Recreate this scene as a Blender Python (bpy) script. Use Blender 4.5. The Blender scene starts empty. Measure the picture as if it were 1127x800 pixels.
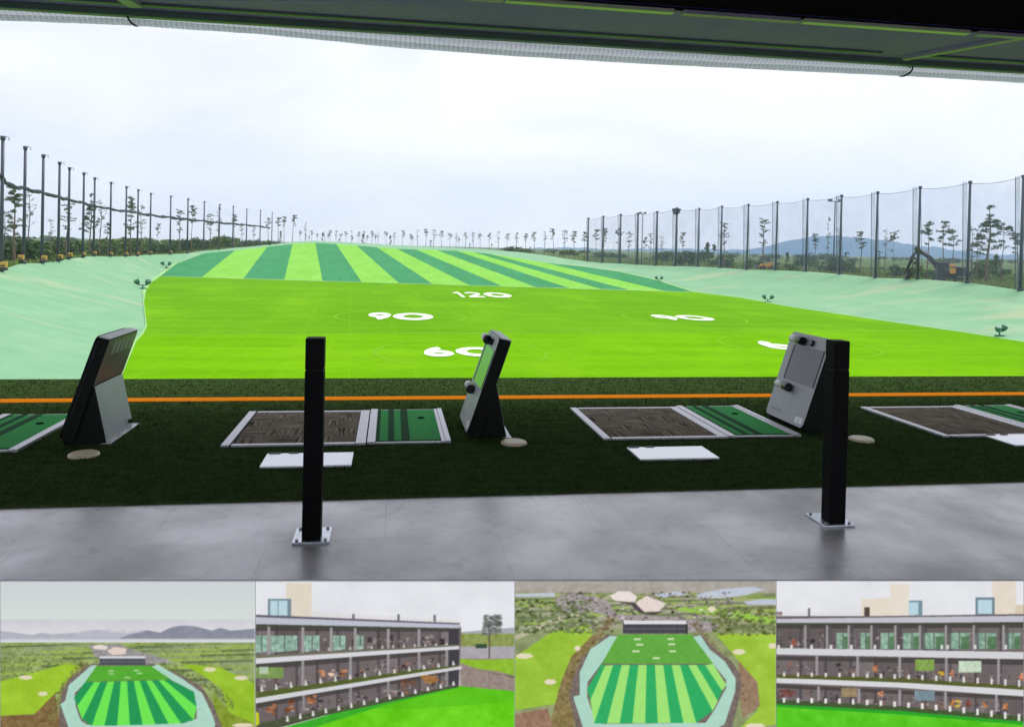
import bpy, bmesh, math, random
import numpy as np
from mathutils import Vector, Matrix
from mathutils.bvhtree import BVHTree
random.seed(7); rng = np.random.default_rng(7)
S = bpy.context.scene; C = S.collection
PI = math.pi
EXPO = 0.0

# ------------------------------------------------------------------ camera model (metres; deck turf is z = 0)
F, PX, PY = 862., 563.5, 282.
CAM = np.array([0, 0, 1.6])
_y, _p, _r = math.atan(133/862.), math.radians(.66), .0225
fw = np.array([math.sin(_y)*math.cos(_p), math.cos(_y)*math.cos(_p), -math.sin(_p)])
rt = np.array([math.cos(_y), -math.sin(_y), 0.]); _u = np.cross(rt, fw)
RT = rt*math.cos(_r) + _u*math.sin(_r); UP = _u*math.cos(_r) - rt*math.sin(_r)
def ray(x, y):
    d = fw + RT*(x-PX)/F - UP*(y-PY)/F
    return d/d[1]
def at_z(x, y, z):
    d = ray(x, y); return CAM + d*((z-1.6)/d[2])
def at_y(x, y, Y): return CAM + ray(x, y)*Y
def slope_z(X, Y): return -6.5 + .0615*max(0., Y-(166-.22*max(-50, min(62, X))))
def at_slope(x, y):
    d = ray(x, y); lo = 100.
    for Y in np.arange(100, 420, .25):
        q = CAM + d*Y
        if q[2] <= slope_z(q[0], q[1]): return np.array([q[0], q[1], slope_z(q[0], q[1])])
    q = CAM + d*305; return np.array([q[0], q[1], slope_z(q[0], q[1])])

cd = bpy.data.cameras.new('camera'); cam = bpy.data.objects.new('camera', cd); C.objects.link(cam)
cam.matrix_world = Matrix(((RT[0], UP[0], -fw[0], 0), (RT[1], UP[1], -fw[1], 0), (RT[2], UP[2], -fw[2], 1.6), (0, 0, 0, 1)))
cd.sensor_width = 36; cd.lens = F/1127*36; cd.shift_y = -(400-PY)/1127; cd.clip_end = 20000; cd.clip_start = .05
S.camera = cam

# ------------------------------------------------------------------ materials
def lin(c):
    return tuple(((v/255)/12.92 if v/255 <= .04045 else ((v/255+.055)/1.055)**2.4) for v in c)
def mat(name, col, rough=.7, col2=None, scale=4., detail=4., metal=0., bump=0., bscale=None, aniso=None, spec=.5, lo=.35, hi=.65):
    if spec <= .1: spec = 0.
    m = bpy.data.materials.new(name); m.use_nodes = True; nt = m.node_tree; N = nt.nodes; L = nt.links
    b = N['Principled BSDF']; b.inputs['Roughness'].default_value = rough; b.inputs['Metallic'].default_value = metal
    b.inputs['Specular IOR Level'].default_value = spec
    b.inputs['Base Color'].default_value = (*col, 1)
    tc = N.new('ShaderNodeTexCoord'); mp = N.new('ShaderNodeMapping'); L.new(tc.outputs['Object'], mp.inputs[0])
    if aniso: mp.inputs['Scale'].default_value = aniso
    if col2:
        n = N.new('ShaderNodeTexNoise'); n.inputs['Scale'].default_value = scale; n.inputs['Detail'].default_value = detail; n.inputs['Roughness'].default_value = .65
        L.new(mp.outputs[0], n.inputs[0])
        r = N.new('ShaderNodeValToRGB'); r.color_ramp.elements[0].position = lo; r.color_ramp.elements[1].position = hi
        r.color_ramp.elements[0].color = (*col, 1); r.color_ramp.elements[1].color = (*col2, 1)
        L.new(n.outputs[0], r.inputs[0]); L.new(r.outputs[0], b.inputs['Base Color'])
    if bump:
        n2 = N.new('ShaderNodeTexNoise'); n2.inputs['Scale'].default_value = bscale or scale*4; n2.inputs['Detail'].default_value = 4
        L.new(mp.outputs[0], n2.inputs[0])
        bp = N.new('ShaderNodeBump'); bp.inputs['Strength'].default_value = bump; bp.inputs['Distance'].default_value = .02
        L.new(n2.outputs[0], bp.inputs['Height']); L.new(bp.outputs[0], b.inputs['Normal'])
    return m
def mixnoise(m, col, scale, lo, hi, fac=.6, aniso=(1, 1, 1), detail=3):
    """lays a second blotchy colour over a material's base colour"""
    nt = m.node_tree; N = nt.nodes; L = nt.links; b = N['Principled BSDF']
    tc = N.new('ShaderNodeTexCoord'); mp = N.new('ShaderNodeMapping'); mp.inputs['Scale'].default_value = aniso; L.new(tc.outputs['Object'], mp.inputs[0])
    n = N.new('ShaderNodeTexNoise'); n.inputs['Scale'].default_value = scale; n.inputs['Detail'].default_value = detail; L.new(mp.outputs[0], n.inputs[0])
    mr = N.new('ShaderNodeMapRange'); mr.inputs[1].default_value = lo; mr.inputs[2].default_value = hi; mr.inputs[4].default_value = fac; L.new(n.outputs[0], mr.inputs[0])
    mx = N.new('ShaderNodeMix'); mx.data_type = 'RGBA'; L.new(mr.outputs[0], mx.inputs[0])
    src = b.inputs['Base Color']
    if src.links: L.new(src.links[0].from_socket, mx.inputs[6])
    else: mx.inputs[6].default_value = src.default_value
    mx.inputs[7].default_value = (*col, 1); L.new(mx.outputs[2], b.inputs['Base Color'])
    return m

def seams(m, col, pitch, width, fac, rot=-.05):
    """thin lines every few metres where the turf rolls meet"""
    nt = m.node_tree; N = nt.nodes; L = nt.links; b = N['Principled BSDF']
    tc = N.new('ShaderNodeTexCoord'); mp = N.new('ShaderNodeMapping'); mp.inputs['Rotation'].default_value = (0, 0, rot); mp.inputs['Scale'].default_value = (1/pitch,)*3; L.new(tc.outputs['Object'], mp.inputs[0])
    nz = N.new('ShaderNodeTexNoise'); nz.inputs['Scale'].default_value = .35; L.new(tc.outputs['Object'], nz.inputs[0])
    sx = N.new('ShaderNodeSeparateXYZ'); L.new(mp.outputs[0], sx.inputs[0]); fr = N.new('ShaderNodeMath'); fr.operation = 'FRACT'; L.new(sx.outputs[0], fr.inputs[0])
    lt = N.new('ShaderNodeMath'); lt.operation = 'LESS_THAN'; lt.inputs[1].default_value = width; L.new(fr.outputs[0], lt.inputs[0])
    mu = N.new('ShaderNodeMath'); mu.operation = 'MULTIPLY'; L.new(lt.outputs[0], mu.inputs[0]); L.new(nz.outputs[0], mu.inputs[1]); m2 = N.new('ShaderNodeMath'); m2.operation = 'MULTIPLY'; m2.inputs[1].default_value = fac*2; L.new(mu.outputs[0], m2.inputs[0])
    mx = N.new('ShaderNodeMix'); mx.data_type = 'RGBA'; L.new(m2.outputs[0], mx.inputs[0]); L.new(b.inputs['Base Color'].links[0].from_socket, mx.inputs[6]); mx.inputs[7].default_value = (*col, 1); L.new(mx.outputs[2], b.inputs['Base Color'])
def slabs(m, w, h, amount):
    """large floor slabs: slight tone change per slab and thin dark joints"""
    nt = m.node_tree; N = nt.nodes; L = nt.links; b = N['Principled BSDF']; tc = N.new('ShaderNodeTexCoord')
    br = N.new('ShaderNodeTexBrick'); br.inputs['Scale'].default_value = 1; br.inputs['Brick Width'].default_value = w; br.inputs['Row Height'].default_value = h; br.inputs['Mortar Size'].default_value = .0035; br.inputs['Mortar Smooth'].default_value = .3
    br.inputs['Color1'].default_value = (1, 1, 1, 1); br.inputs['Color2'].default_value = (1-amount,)*3+(1,); br.inputs['Mortar'].default_value = (.62, .62, .62, 1); L.new(tc.outputs['Object'], br.inputs[0])
    mx = N.new('ShaderNodeMix'); mx.data_type = 'RGBA'; mx.blend_type = 'MULTIPLY'; mx.inputs[0].default_value = 1; L.new(b.inputs['Base Color'].links[0].from_socket, mx.inputs[6]); L.new(br.outputs['Color'], mx.inputs[7]); L.new(mx.outputs[2], b.inputs['Base Color'])
    n = N.new('ShaderNodeTexNoise'); n.inputs['Scale'].default_value = 1.6; n.inputs['Detail'].default_value = 8; L.new(tc.outputs['Object'], n.inputs[0]); mr = N.new('ShaderNodeMapRange'); mr.inputs[1].default_value = .35; mr.inputs[2].default_value = .65; mr.inputs[3].default_value = .24; mr.inputs[4].default_value = .60
    L.new(n.outputs[0], mr.inputs[0]); L.new(mr.outputs[0], b.inputs['Roughness'])
M = {}
M['lawn_near'] = mat('lawn_near', (.125, .350, .0022), .9, (.175, .43, .004), .35, 6, aniso=(.12, .9, 1), spec=.1, bump=.3, bscale=20)
M['lawn_far'] = mat('lawn_far', (.105, .30, .006), .9, (.145, .365, .010), .35, 6, aniso=(.12, .9, 1), spec=.1, bump=.3, bscale=20)
for k in ('lawn_near', 'lawn_far'):
    mixnoise(M[k], (.10, .29, .004), .035, .4, .7, .55, (1, .6, 1), 6); mixnoise(M[k], (.21, .45, .012), .12, .5, .72, .5, (1, .5, 1), 6); mixnoise(M[k], (.085, .26, .004), 2.5, .50, .75, .5, (.35, .8, 1), 6); seams(M[k], (.19, .43, .02), 4.1, .03, .30); mixnoise(M[k], (.22, .42, .02), .9, .60, .85, .16, (.25, 1.0, 1), 6)
M['stripe_dark'] = mat('stripe_dark', (.055, .25, .10), .9, (.07, .29, .13), .22, 5, aniso=(1, .3, 1), spec=.1)
M['stripe_light'] = mat('stripe_light', (.21, .50, .07), .9, (.25, .56, .095), .22, 5, aniso=(1, .3, 1), spec=.1)
mixnoise(M['stripe_dark'], (.045, .21, .07), 1.2, .45, .7, .6, (1, .4, 1), 6); mixnoise(M['stripe_light'], (.17, .44, .05), 1.2, .45, .7, .6, (1, .4, 1), 6); seams(M['stripe_light'], (.16, .42, .06), 3.6, .03, .5, .1); seams(M['stripe_dark'], (.08, .30, .13), 3.6, .03, .5, .1)
M['mint'] = mat('mint_netting', (.18, .375, .205), .85, (.215, .42, .24), .35, 6, aniso=(.5, 1.4, 1), spec=.15, bump=.25, bscale=1.1)
mixnoise(M['mint'], (.30, .48, .29), .18, .5, .72, .5, (1, .35, 1), 5); mixnoise(M['mint'], (.14, .31, .18), .8, .58, .74, .35, (.25, 1.6, 1), 6); mixnoise(M['mint'], (.42, .44, .27), .09, .56, .70, .6, (.4, 1.5, 2), 4)
M['seam'] = mat('seam', (.30, .52, .20), .9, spec=.1)
M['white_turf'] = mat('white_turf', (.86, .9, .8), .9, (.7, .8, .6), 3, spec=.1)
M['faint_line'] = mat('faint_line', (.185, .43, .03), .9, (.16, .40, .015), .6, spec=.1)
M['soil'] = mat('soil', (.055, .11, .045), .95, (.12, .17, .06), .03, 8, spec=.1); mixnoise(M['soil'], (.30, .25, .17), .05, .58, .66, .6)
M['sand'] = mat('sand_track', (.38, .31, .23), .95, (.45, .39, .30), .4, 6, spec=.1)
M['scrub'] = mat('scrub', (.045, .085, .02), .9, (.10, .16, .035), .7, 5, spec=.1)
M['concrete'] = mat('concrete', (.80, .775, .78), .32, (.96, .93, .93), 2.6, 10, spec=.9, bump=.06, bscale=30, lo=.3, hi=.72)
mixnoise(M['concrete'], (.34, .33, .335), 1.3, .45, .66, .85, (1, .7, 1), 10); mixnoise(M['concrete'], (.30, .29, .295), 9, .52, .72, .5, (1, 1, 1), 9); mixnoise(M['concrete'], (.95, .94, .95), 1.5, .54, .68, .75, (1.6, .6, 1), 9); slabs(M['concrete'], 1.25, .62, .10); b_ = M['concrete'].node_tree.nodes['Principled BSDF']; b_.inputs['Coat Weight'].default_value = .8; b_.inputs['Coat Roughness'].default_value = .34; b_.inputs['Coat IOR'].default_value = 1.65
M['turf'] = mat('deck_turf', (.032, .058, .016), .95, (.078, .135, .042), 70, 3, spec=.0, bump=.5, bscale=160)
mixnoise(M['turf'], (.018, .035, .012), 6, .4, .7, .6, (1, 2, 1), 5)
M['orange'] = mat('orange_turf', (.85, .24, .012), .9, (.95, .31, .025), 120, 3, spec=.1, bump=.6, bscale=150)
M['alu'] = mat('aluminium', (.66, .66, .69), .45, (.50, .50, .53), 60, metal=.55)
M['plate'] = mat('white_plate', (.92, .93, .97), .22, metal=.45)
M['steel'] = mat('steel_base', (.80, .83, .90), .3, (.62, .66, .72), 12, metal=.7)
M['black'] = mat('black_powdercoat', (.002, .002, .0025), .6, (.004, .004, .005), 20, spec=.12)
M['black_joint'] = mat('black_joint', (.012, .012, .013), .4, spec=.2)
M['case_black'] = mat('casing_black', (.003, .005, .0045), .5, (.006, .008, .007), 12, spec=.2)
M['case_grey'] = mat('casing_grey', (.40, .41, .425), .38, (.46, .47, .485), 3)
M['case_white'] = mat('casing_white', (.78, .79, .80), .3)
M['leg_grey'] = mat('leg_grey', (.36, .40, .40), .4, (.40, .44, .44), 4, metal=.2)
M['back_grey'] = mat('back_grey', (.12, .13, .13), .3, (.16, .17, .17), 5)
M['vent'] = mat('vent_slots', (.45, .46, .45), .4)
M['hole'] = mat('hole', (.003, .02, .006), .95, spec=0.)
M['lens'] = mat('lens', (.01, .01, .012), .12)
M['screen'] = mat('screen_glass', (.10, .10, .115), .12, (.13, .13, .145), 2)
M['cream'] = mat('cream_plastic', (.92, .80, .54), .45, (.82, .70, .45), 20)
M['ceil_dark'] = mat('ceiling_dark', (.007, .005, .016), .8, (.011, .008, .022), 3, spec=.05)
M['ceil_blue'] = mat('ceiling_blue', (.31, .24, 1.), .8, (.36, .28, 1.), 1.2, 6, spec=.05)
M['rail'] = mat('rail_bright', (.60, .62, .60), .35); M['rail_dull'] = mat('rail_dull', (.40, .34, .60), .5); M['rail_dim'] = mat('rail_dim', (.13, .18, .20), .5)  # bright and dull: one steel, its differing tilt to the light put into colour
M['pole'] = mat('pole_steel', (.035, .045, .075), .45, (.055, .065, .10), 3)
M['yellow'] = mat('yellow_cover', (.62, .38, .06), .6, (.45, .26, .06), 3)
M['rope'] = mat('net_black', (.02, .024, .035), .9, (.05, .055, .07), 8)
M['bark'] = mat('bark', (.13, .095, .07), .9, (.22, .17, .13), 3, spec=.2)
M['needle'] = mat('needles', (.06, .10, .055), .8, (.11, .155, .075), .9, 3, spec=.2)
M['needle2'] = mat('needles_olive', (.085, .115, .06), .8, (.14, .17, .085), .9, 3, spec=.2)
M['bush'] = mat('bush', (.06, .12, .03), .8, (.17, .24, .06), .8, 4, spec=.2)
M['bush2'] = mat('bush_dark', (.035, .075, .03), .8, (.08, .13, .04), .8, 4, spec=.2)
M['hill'] = mat('hill', (.02, .105, .22), .95, (.03, .125, .25), .01, 8, spec=.05)  # blue of the distant air is mixed into the base colour
M['green_metal'] = mat('green_metal', (.02, .13, .07), .5, (.035, .18, .10), 6)
M['dgrey'] = mat('machine_grey', (.025, .026, .03), .5, (.045, .045, .052), 3)
M['purple'] = mat('machine_dark', (.018, .015, .02), .5)
M['myellow'] = mat('machine_yellow', (.75, .36, .04), .4, (.6, .28, .04), 3)
M['lamp'] = mat('lamp_housing', (.12, .13, .15), .4); M['glassy'] = mat('cab_glass', (.03, .04, .05), .1)

# parquet carpet (strips turning direction from tile to tile)
def carpet():
    m = mat('carpet_parquet', (.1, .09, .07), .95, spec=.1); nt = m.node_tree; N = nt.nodes; L = nt.links; b = N['Principled BSDF']
    tc = N.new('ShaderNodeTexCoord')
    ck = N.new('ShaderNodeTexChecker'); ck.inputs['Scale'].default_value = 3.55; L.new(tc.outputs['Object'], ck.inputs[0])
    outs = []
    for sc in ((120, 4.0, 1), (4.0, 120, 1)):
        mp = N.new('ShaderNodeMapping'); mp.inputs['Scale'].default_value = sc; L.new(tc.outputs['Object'], mp.inputs[0])
        n = N.new('ShaderNodeTexNoise'); n.inputs['Scale'].default_value = .8; n.inputs['Detail'].default_value = 2; L.new(mp.outputs[0], n.inputs[0]); outs.append(n)
    mx = N.new('ShaderNodeMix'); L.new(ck.outputs['Fac'], mx.inputs[0]); L.new(outs[0].outputs[0], mx.inputs[2]); L.new(outs[1].outputs[0], mx.inputs[3])
    r = N.new('ShaderNodeValToRGB'); e = r.color_ramp.elements
    e[0].position = .34; e[0].color = (.05, .04, .03, 1); e[1].position = .68; e[1].color = (.44, .38, .30, 1)
    L.new(mx.outputs[0], r.inputs[0]); L.new(r.outputs[0], b.inputs['Base Color']); return m
M['carpet'] = carpet()
M['mat_green'] = mat('mat_green', (.02, .36, .06), .8, (.04, .48, .10), 90, 3, spec=.15, bump=.6, bscale=150)
M['mat_dark'] = mat('mat_dark_green', (.004, .065, .018), .9, (.008, .09, .028), 90, 3, spec=.15)
def hatch():
    m = mat('bundled_net', (.6, .6, .65), .8); nt = m.node_tree; N = nt.nodes; L = nt.links; b = N['Principled BSDF']
    tc = N.new('ShaderNodeTexCoord'); fs = []
    for sx, sz in ((120, 150), (-95, 160)):
        mp = N.new('ShaderNodeMapping'); L.new(tc.outputs['Object'], mp.inputs[0]); mp.inputs['Scale'].default_value = (sx, 20, sz)
        w = N.new('ShaderNodeTexWave'); w.inputs['Scale'].default_value = .22; w.inputs['Distortion'].default_value = 1.2; w.inputs['Detail'].default_value = 3; L.new(mp.outputs[0], w.inputs[0]); fs.append(w)
    mx = N.new('ShaderNodeMath'); mx.operation = 'MULTIPLY'; L.new(fs[0].outputs['Fac'], mx.inputs[0]); L.new(fs[1].outputs['Fac'], mx.inputs[1])
    r = N.new('ShaderNodeValToRGB'); e = r.color_ramp.elements; e[0].position = .02; e[0].color = (.95, .95, 1., 1); e[1].position = .7; e[1].color = (.40, .42, .52, 1)
    L.new(mx.outputs[0], r.inputs[0]); L.new(r.outputs[0], b.inputs['Base Color'])
    tr = N.new('ShaderNodeBsdfTranslucent'); L.new(r.outputs[0], tr.inputs[0]); ms = N.new('ShaderNodeMixShader'); ms.inputs[0].default_value = .72
    o = N['Material Output']; L.new(b.outputs[0], ms.inputs[1]); L.new(tr.outputs[0], ms.inputs[2]); L.new(ms.outputs[0], o.inputs[0]); return m
M['bundle'] = hatch()
def netmat(name, op, col):
    m = bpy.data.materials.new(name); m.use_nodes = True; nt = m.node_tree; N = nt.nodes; L = nt.links
    b = N['Principled BSDF']; b.inputs['Base Color'].default_value = (*col, 1); b.inputs['Roughness'].default_value = .9
    t = N.new('ShaderNodeBsdfTransparent'); mx = N.new('ShaderNodeMixShader')
    tc = N.new('ShaderNodeTexCoord'); n = N.new('ShaderNodeTexNoise'); n.inputs['Scale'].default_value = .22; n.inputs['Detail'].default_value = 5; L.new(tc.outputs['Object'], n.inputs[0])
    mr = N.new('ShaderNodeMapRange'); mr.inputs[1].default_value = .3; mr.inputs[2].default_value = .7; mr.inputs[3].default_value = op*.75; mr.inputs[4].default_value = op*1.25; L.new(n.outputs[0], mr.inputs[0])
    L.new(mr.outputs[0], mx.inputs[0])
    L.new(t.outputs[0], mx.inputs[1]); L.new(b.outputs[0], mx.inputs[2]); L.new(mx.outputs[0], N['Material Output'].inputs[0]); return m
M['net'] = netmat('golf_net', .17, (.22, .25, .34)); M['net_dense'] = netmat('golf_net_fold', .30, (.2, .23, .32))

# ------------------------------------------------------------------ mesh helpers
def link(name, bm, m, parent=None, smooth=False):
    me = bpy.data.meshes.new(name); bm.normal_update(); bm.to_mesh(me); bm.free()
    for k in (m if isinstance(m, (list, tuple)) else [m]): me.materials.append(k)
    if smooth:
        for p in me.polygons: p.use_smooth = True
    o = bpy.data.objects.new(name, me); C.objects.link(o)
    if parent is not None: o.parent = parent
    return o
def tag(o, label, cat, group=None):
    o['label'] = label; o['category'] = cat
    if group: o['group'] = group
    return o
def thing(name, label, cat, loc=(0, 0, 0), rz=0, group=None):
    o = bpy.data.objects.new(name, None); C.objects.link(o); o.location = loc; o.rotation_euler = (0, 0, rz); o.empty_display_size = .2
    return tag(o, label, cat, group)
def struct(name, bm, m, kind='structure', smooth=False):
    o = link(name, bm, m, None, smooth); o['kind'] = kind; return o
def dup(root, loc, rz=0, scale=None, label=None):
    r = root.copy(); C.objects.link(r); r.location = loc; r.rotation_euler = (0, 0, rz)
    if scale: r.scale = scale
    if label: r['label'] = label
    for ch in list(root.children):
        c = ch.copy(); C.objects.link(c); c.parent = r
        for g in list(ch.children):
            d = g.copy(); C.objects.link(d); d.parent = c
    return r
def poly(bm, pts, mi=0):
    f = bm.faces.new([bm.verts.new(p) for p in pts]); f.material_index = mi; return f
def box(bm, a, b, bev=0, mi=0):
    t = bmesh.new(); bmesh.ops.create_cube(t, size=1)
    for v in t.verts: v.co = Vector([(a[i]+b[i])/2 + v.co[i]*(b[i]-a[i]) for i in range(3)])
    if bev: bmesh.ops.bevel(t, geom=t.edges[:], offset=bev, segments=2, affect='EDGES', profile=.6)
    join(bm, t, mi)
def join(bm, t, mi=0):
    mp = {v: bm.verts.new(v.co) for v in t.verts}
    for f in t.faces:
        try: g = bm.faces.new([mp[v] for v in f.verts]); g.material_index = mi; g.smooth = f.smooth
        except ValueError: pass
    t.free()
def tube(bm, pts, rads, seg=8, cap=True, mi=0):
    pts = [Vector(p) for p in pts]; rings = []
    if not isinstance(rads, (list, tuple)): rads = [rads]*len(pts)
    for i, p in enumerate(pts):
        d = (pts[min(i+1, len(pts)-1)] - pts[max(i-1, 0)]).normalized()
        ref = Vector((0, 0, 1)) if abs(d.z) < .9 else Vector((1, 0, 0))
        a = d.cross(ref).normalized(); b = d.cross(a)
        rings.append([bm.verts.new(p + (a*math.cos(2*PI*k/seg) + b*math.sin(2*PI*k/seg))*rads[i]) for k in range(seg)])
    for i in range(len(rings)-1):
        for k in range(seg):
            f = bm.faces.new([rings[i][k], rings[i][(k+1) % seg], rings[i+1][(k+1) % seg], rings[i+1][k]]); f.smooth = True; f.material_index = mi
    if cap:
        for rr in (rings[0][::-1], rings[-1]): bm.faces.new(rr).material_index = mi
def prism(bm, prof, y0, y1, bev=0, mi=0):
    """profile in (x, z) extruded along y"""
    t = bmesh.new(); a = [t.verts.new((x, y0, z)) for x, z in prof]; b = [t.verts.new((x, y1, z)) for x, z in prof]; n = len(prof)
    t.faces.new(a); t.faces.new(b[::-1])
    for i in range(n): t.faces.new([a[i], b[i], b[(i+1) % n], a[(i+1) % n]])
    bmesh.ops.recalc_face_normals(t, faces=t.faces[:])
    if bev: bmesh.ops.bevel(t, geom=t.edges[:], offset=bev, segments=2, affect='EDGES', profile=.6)
    join(bm, t, mi)

# ------------------------------------------------------------------ lawn, striped turf, netted banks
ZL = -6.5
botpx = [(176, 305), (222, 305.4), (268, 306.2), (313, 307.6), (355, 309), (398, 310.2), (439, 311.6), (476.5, 312.8), (516.6, 314), (553, 315.2), (590, 316.4), (627, 317.6), (662, 318.8), (693, 319.8), (732, 320.7), (763, 321)]
BOT = [at_z(x, y, ZL) for x, y in botpx]
def edge_fit():       # smooth the far edge of the plain lawn
    xs = np.array([p[0] for p in BOT]); ys = np.array([p[1] for p in BOT]); c = np.polyfit(xs, ys, 1)
    for i, p in enumerate(BOT):
        d = ray(*botpx[i]); p[1] = c[0]*p[0]+c[1]; p[0] = d[0]*p[1]
    return c
ECO = edge_fit()
def slope_z(X, Y): return ZL + .0615*max(0., Y-(ECO[0]*max(-50, min(62, X))+ECO[1]))
toppx = [(240, 277.3), (259, 275.6), (294, 272), (322, 268.8), (347, 267.4), (370, 268.8), (392.6, 270.5), (414.6, 272.2), (437, 274), (458, 274.8), (481, 275.6), (502, 276.2), (520.5, 277.7), (538, 279.4), (600, 289.5)]
TOP = [at_slope(x, y) for x, y in toppx]
SL = [BOT[0], at_slope(195, 290), at_slope(225, 279), TOP[0]]          # left rim of the striped turf
SR = [BOT[-1], at_slope(720, 308), at_slope(680, 299), at_slope(640, 293.5), TOP[-1]]
def along(pl, t):
    d = [0]
    for i in range(1, len(pl)): d.append(d[-1]+np.linalg.norm(pl[i]-pl[i-1]))
    s = t*d[-1]
    for i in range(1, len(pl)):
        if s <= d[i]+1e-9:
            k = (s-d[i-1])/max(1e-9, d[i]-d[i-1]); return pl[i-1]*(1-k)+pl[i]*k
    return pl[-1]
lines = [SL] + [[BOT[i], TOP[i]] for i in range(1, 15)] + [SR]
bm = bmesh.new(); NR = 24
for i in range(15):
    for j in range(NR):
        q = []
        for L_, t in ((lines[i], j/NR), (lines[i+1], j/NR), (lines[i+1], (j+1)/NR), (lines[i], (j+1)/NR)):
            p = along(L_, t).copy(); p[2] = slope_z(p[0], p[1])+.02; q.append(p)
        if i == 14 and j == NR-1: q = q[:3] if np.linalg.norm(q[2]-q[3]) < .01 else q
        poly(bm, q, i % 2)
struct('striped_turf', bm, [M['stripe_dark'], M['stripe_light']])

LW = [np.array([-14., 9., ZL])] + [at_z(x, y, ZL) for x, y in ((133, 417), (141, 397), (150, 376), (158, 367), (162, 359), (160, 346), (158.5, 333), (160, 322), (166, 311))] + [BOT[0]]
RW = [np.array([61., 9., ZL]), np.array([61., 40., ZL])] + [at_z(x, y, ZL) for x, y in ((1127, 376.6), (1060, 366), (997, 357), (930, 347), (867, 337.6), (815, 328))] + [BOT[-1]]
def splitY(pl, Y):
    for i in range(1, len(pl)):
        if pl[i][1] >= Y:
            k = (Y-pl[i-1][1])/(pl[i][1]-pl[i-1][1]); p = pl[i-1]*(1-k)+pl[i]*k
            return pl[:i]+[p], [p]+pl[i:]
l1, r1 = at_z(199, 369, ZL), at_z(864, 365, ZL)
sl = (r1[1]-l1[1])/(r1[0]-l1[0]); YA = l1[1]+sl*(-19-l1[0]); YB = l1[1]+sl*(61-l1[0])
La, Lb = splitY(LW, YA); Ra, Rb = splitY(RW, YB)
bm = bmesh.new(); poly(bm, La + Ra[::-1], 0); poly(bm, Lb + BOT[1:-1] + Rb[::-1], 1)
bmesh.ops.recalc_face_normals(bm, faces=bm.faces[:])
for f in bm.faces:
    if f.normal.z < 0: f.normal_flip()
struct('lawn', bm, [M['lawn_near'], M['lawn_far']])
bm = bmesh.new(); a, b = La[-1], Ra[-1]
poly(bm, [a+[.3, 0, .02], b+[-.3, 0, .02], b+[-.3, .55, .02], a+[.3, .55, .02]]); struct('lawn_seam_line', bm, M['faint_line'])

# crest of the banks, where the fences stand
Lp = [(1, 299, 151), (26, 290, 162), (46, 290, 171), (64, 288, 179), (75, 285.5, 185), (91, 283.6, 190.6), (103, 282, 196), (121, 282.5, 201), (138, 282.5, 205.6), (151, 282, 209), (165, 280.6, 213), (187, 280, 216), (206, 279, 219), (224, 276, 222), (241, 275, 225), (256, 273, 227), (271, 272, 230), (286, 270.5, 231.5), (299, 269, 234)]
Rp = [(646.6, 288, 240), (663, 289.5, 238), (682, 290, 236), (701, 291.5, 234.6), (722, 292.5, 233), (743.5, 293, 229), (768, 293.5, 229.4), (793, 295, 227), (822, 297, 225), (853.7, 297.6, 222), (887, 299, 218.7), (924, 302, 215), (963.5, 306, 211.5), (1010, 307, 205.7), (1064.6, 311.6, 200), (1122.8, 320, 193.6)]
HL, HR = 16.4, 14.4
LB = [at_y(x, b, HL*F/(b-t)) for x, b, t in Lp]; LT = [at_y(x, t, HL*F/(b-t)) for x, b, t in Lp]
yr = [HR*F/(b-t) for x, b, t in Rp]; yr[5] = (yr[4]+yr[6])/2
RB = [at_y(x, b, y) for (x, b, t), y in zip(Rp, yr)]; RTp = [at_y(x, t, y) for (x, b, t), y in zip(Rp, yr)]
ar = lambda *a: np.array(a, float)
farpx = [(322, 266.2, 400), (345, 265, 395), (390, 267.3, 380), (436, 269.8, 365), (481, 272, 345), (526, 274, 330), (571, 277.5, 312), (600, 281, 300), (620, 284.5, 285)]
CR = [ar(-30, -20, -1.8), ar(-30, 9, -1.8), ar(-37, 60, -2.0)] + [p.copy() for p in LB] + [at_y(x, y, Y) for x, y, Y in farpx] + [p.copy() for p in RB] + [ar(96, 80, -3.1), ar(96, 60, -3.1), ar(96, 9, -3.1), ar(96, -20, -3.1)]
IN = [ar(-14, -20, ZL), ar(-14, 9, ZL)] + LW[1:] + SL[1:] + TOP[1:] + SR[-2:0:-1] + [BOT[-1]] + RW[-2:1:-1] + [RW[1], RW[0], ar(61, -20, ZL)]
nI, nC = len(IN), len(CR)
def idx(lst, p): return min(range(len(lst)), key=lambda i: np.linalg.norm(lst[i]-p))
keys = [(0, 0), (1, 1), (2, 2), (idx(IN, LW[4]), 3), (idx(IN, LW[6]), 5), (idx(IN, LW[8]), 6), (idx(IN, LW[9]), 9), (idx(IN, BOT[0]), 11), (idx(IN, SL[1]), 14), (idx(IN, SL[2]), 16), (idx(IN, TOP[1]), 18), (idx(IN, TOP[2]), 20), (idx(IN, TOP[3]), 22)]
keys += [(idx(IN, TOP[4]), 23), (idx(IN, TOP[6]), 24), (idx(IN, TOP[8]), 25), (idx(IN, TOP[10]), 26), (idx(IN, TOP[13]), 28), (idx(IN, TOP[14]), 30), (idx(IN, SR[2]), 35), (idx(IN, BOT[-1]), 41), (idx(IN, RW[-2]), 43), (idx(IN, RW[-3]), 45), (idx(IN, RW[4]), 46), (idx(IN, RW[2]), 47), (nI-3, 48), (nI-2, 49), (nI-1, 50)]
pin, pcr = [], []
for (a0, c0), (a1, c1) in zip(keys[:-1], keys[1:]):
    for k in range(8):
        pin.append(along(IN[a0:a1+1], k/8)); pcr.append(along(CR[c0:c1+1], k/8))
pin.append(IN[-1]); pcr.append(CR[-1])
bm = bmesh.new(); NB = 10; grid = []
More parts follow.
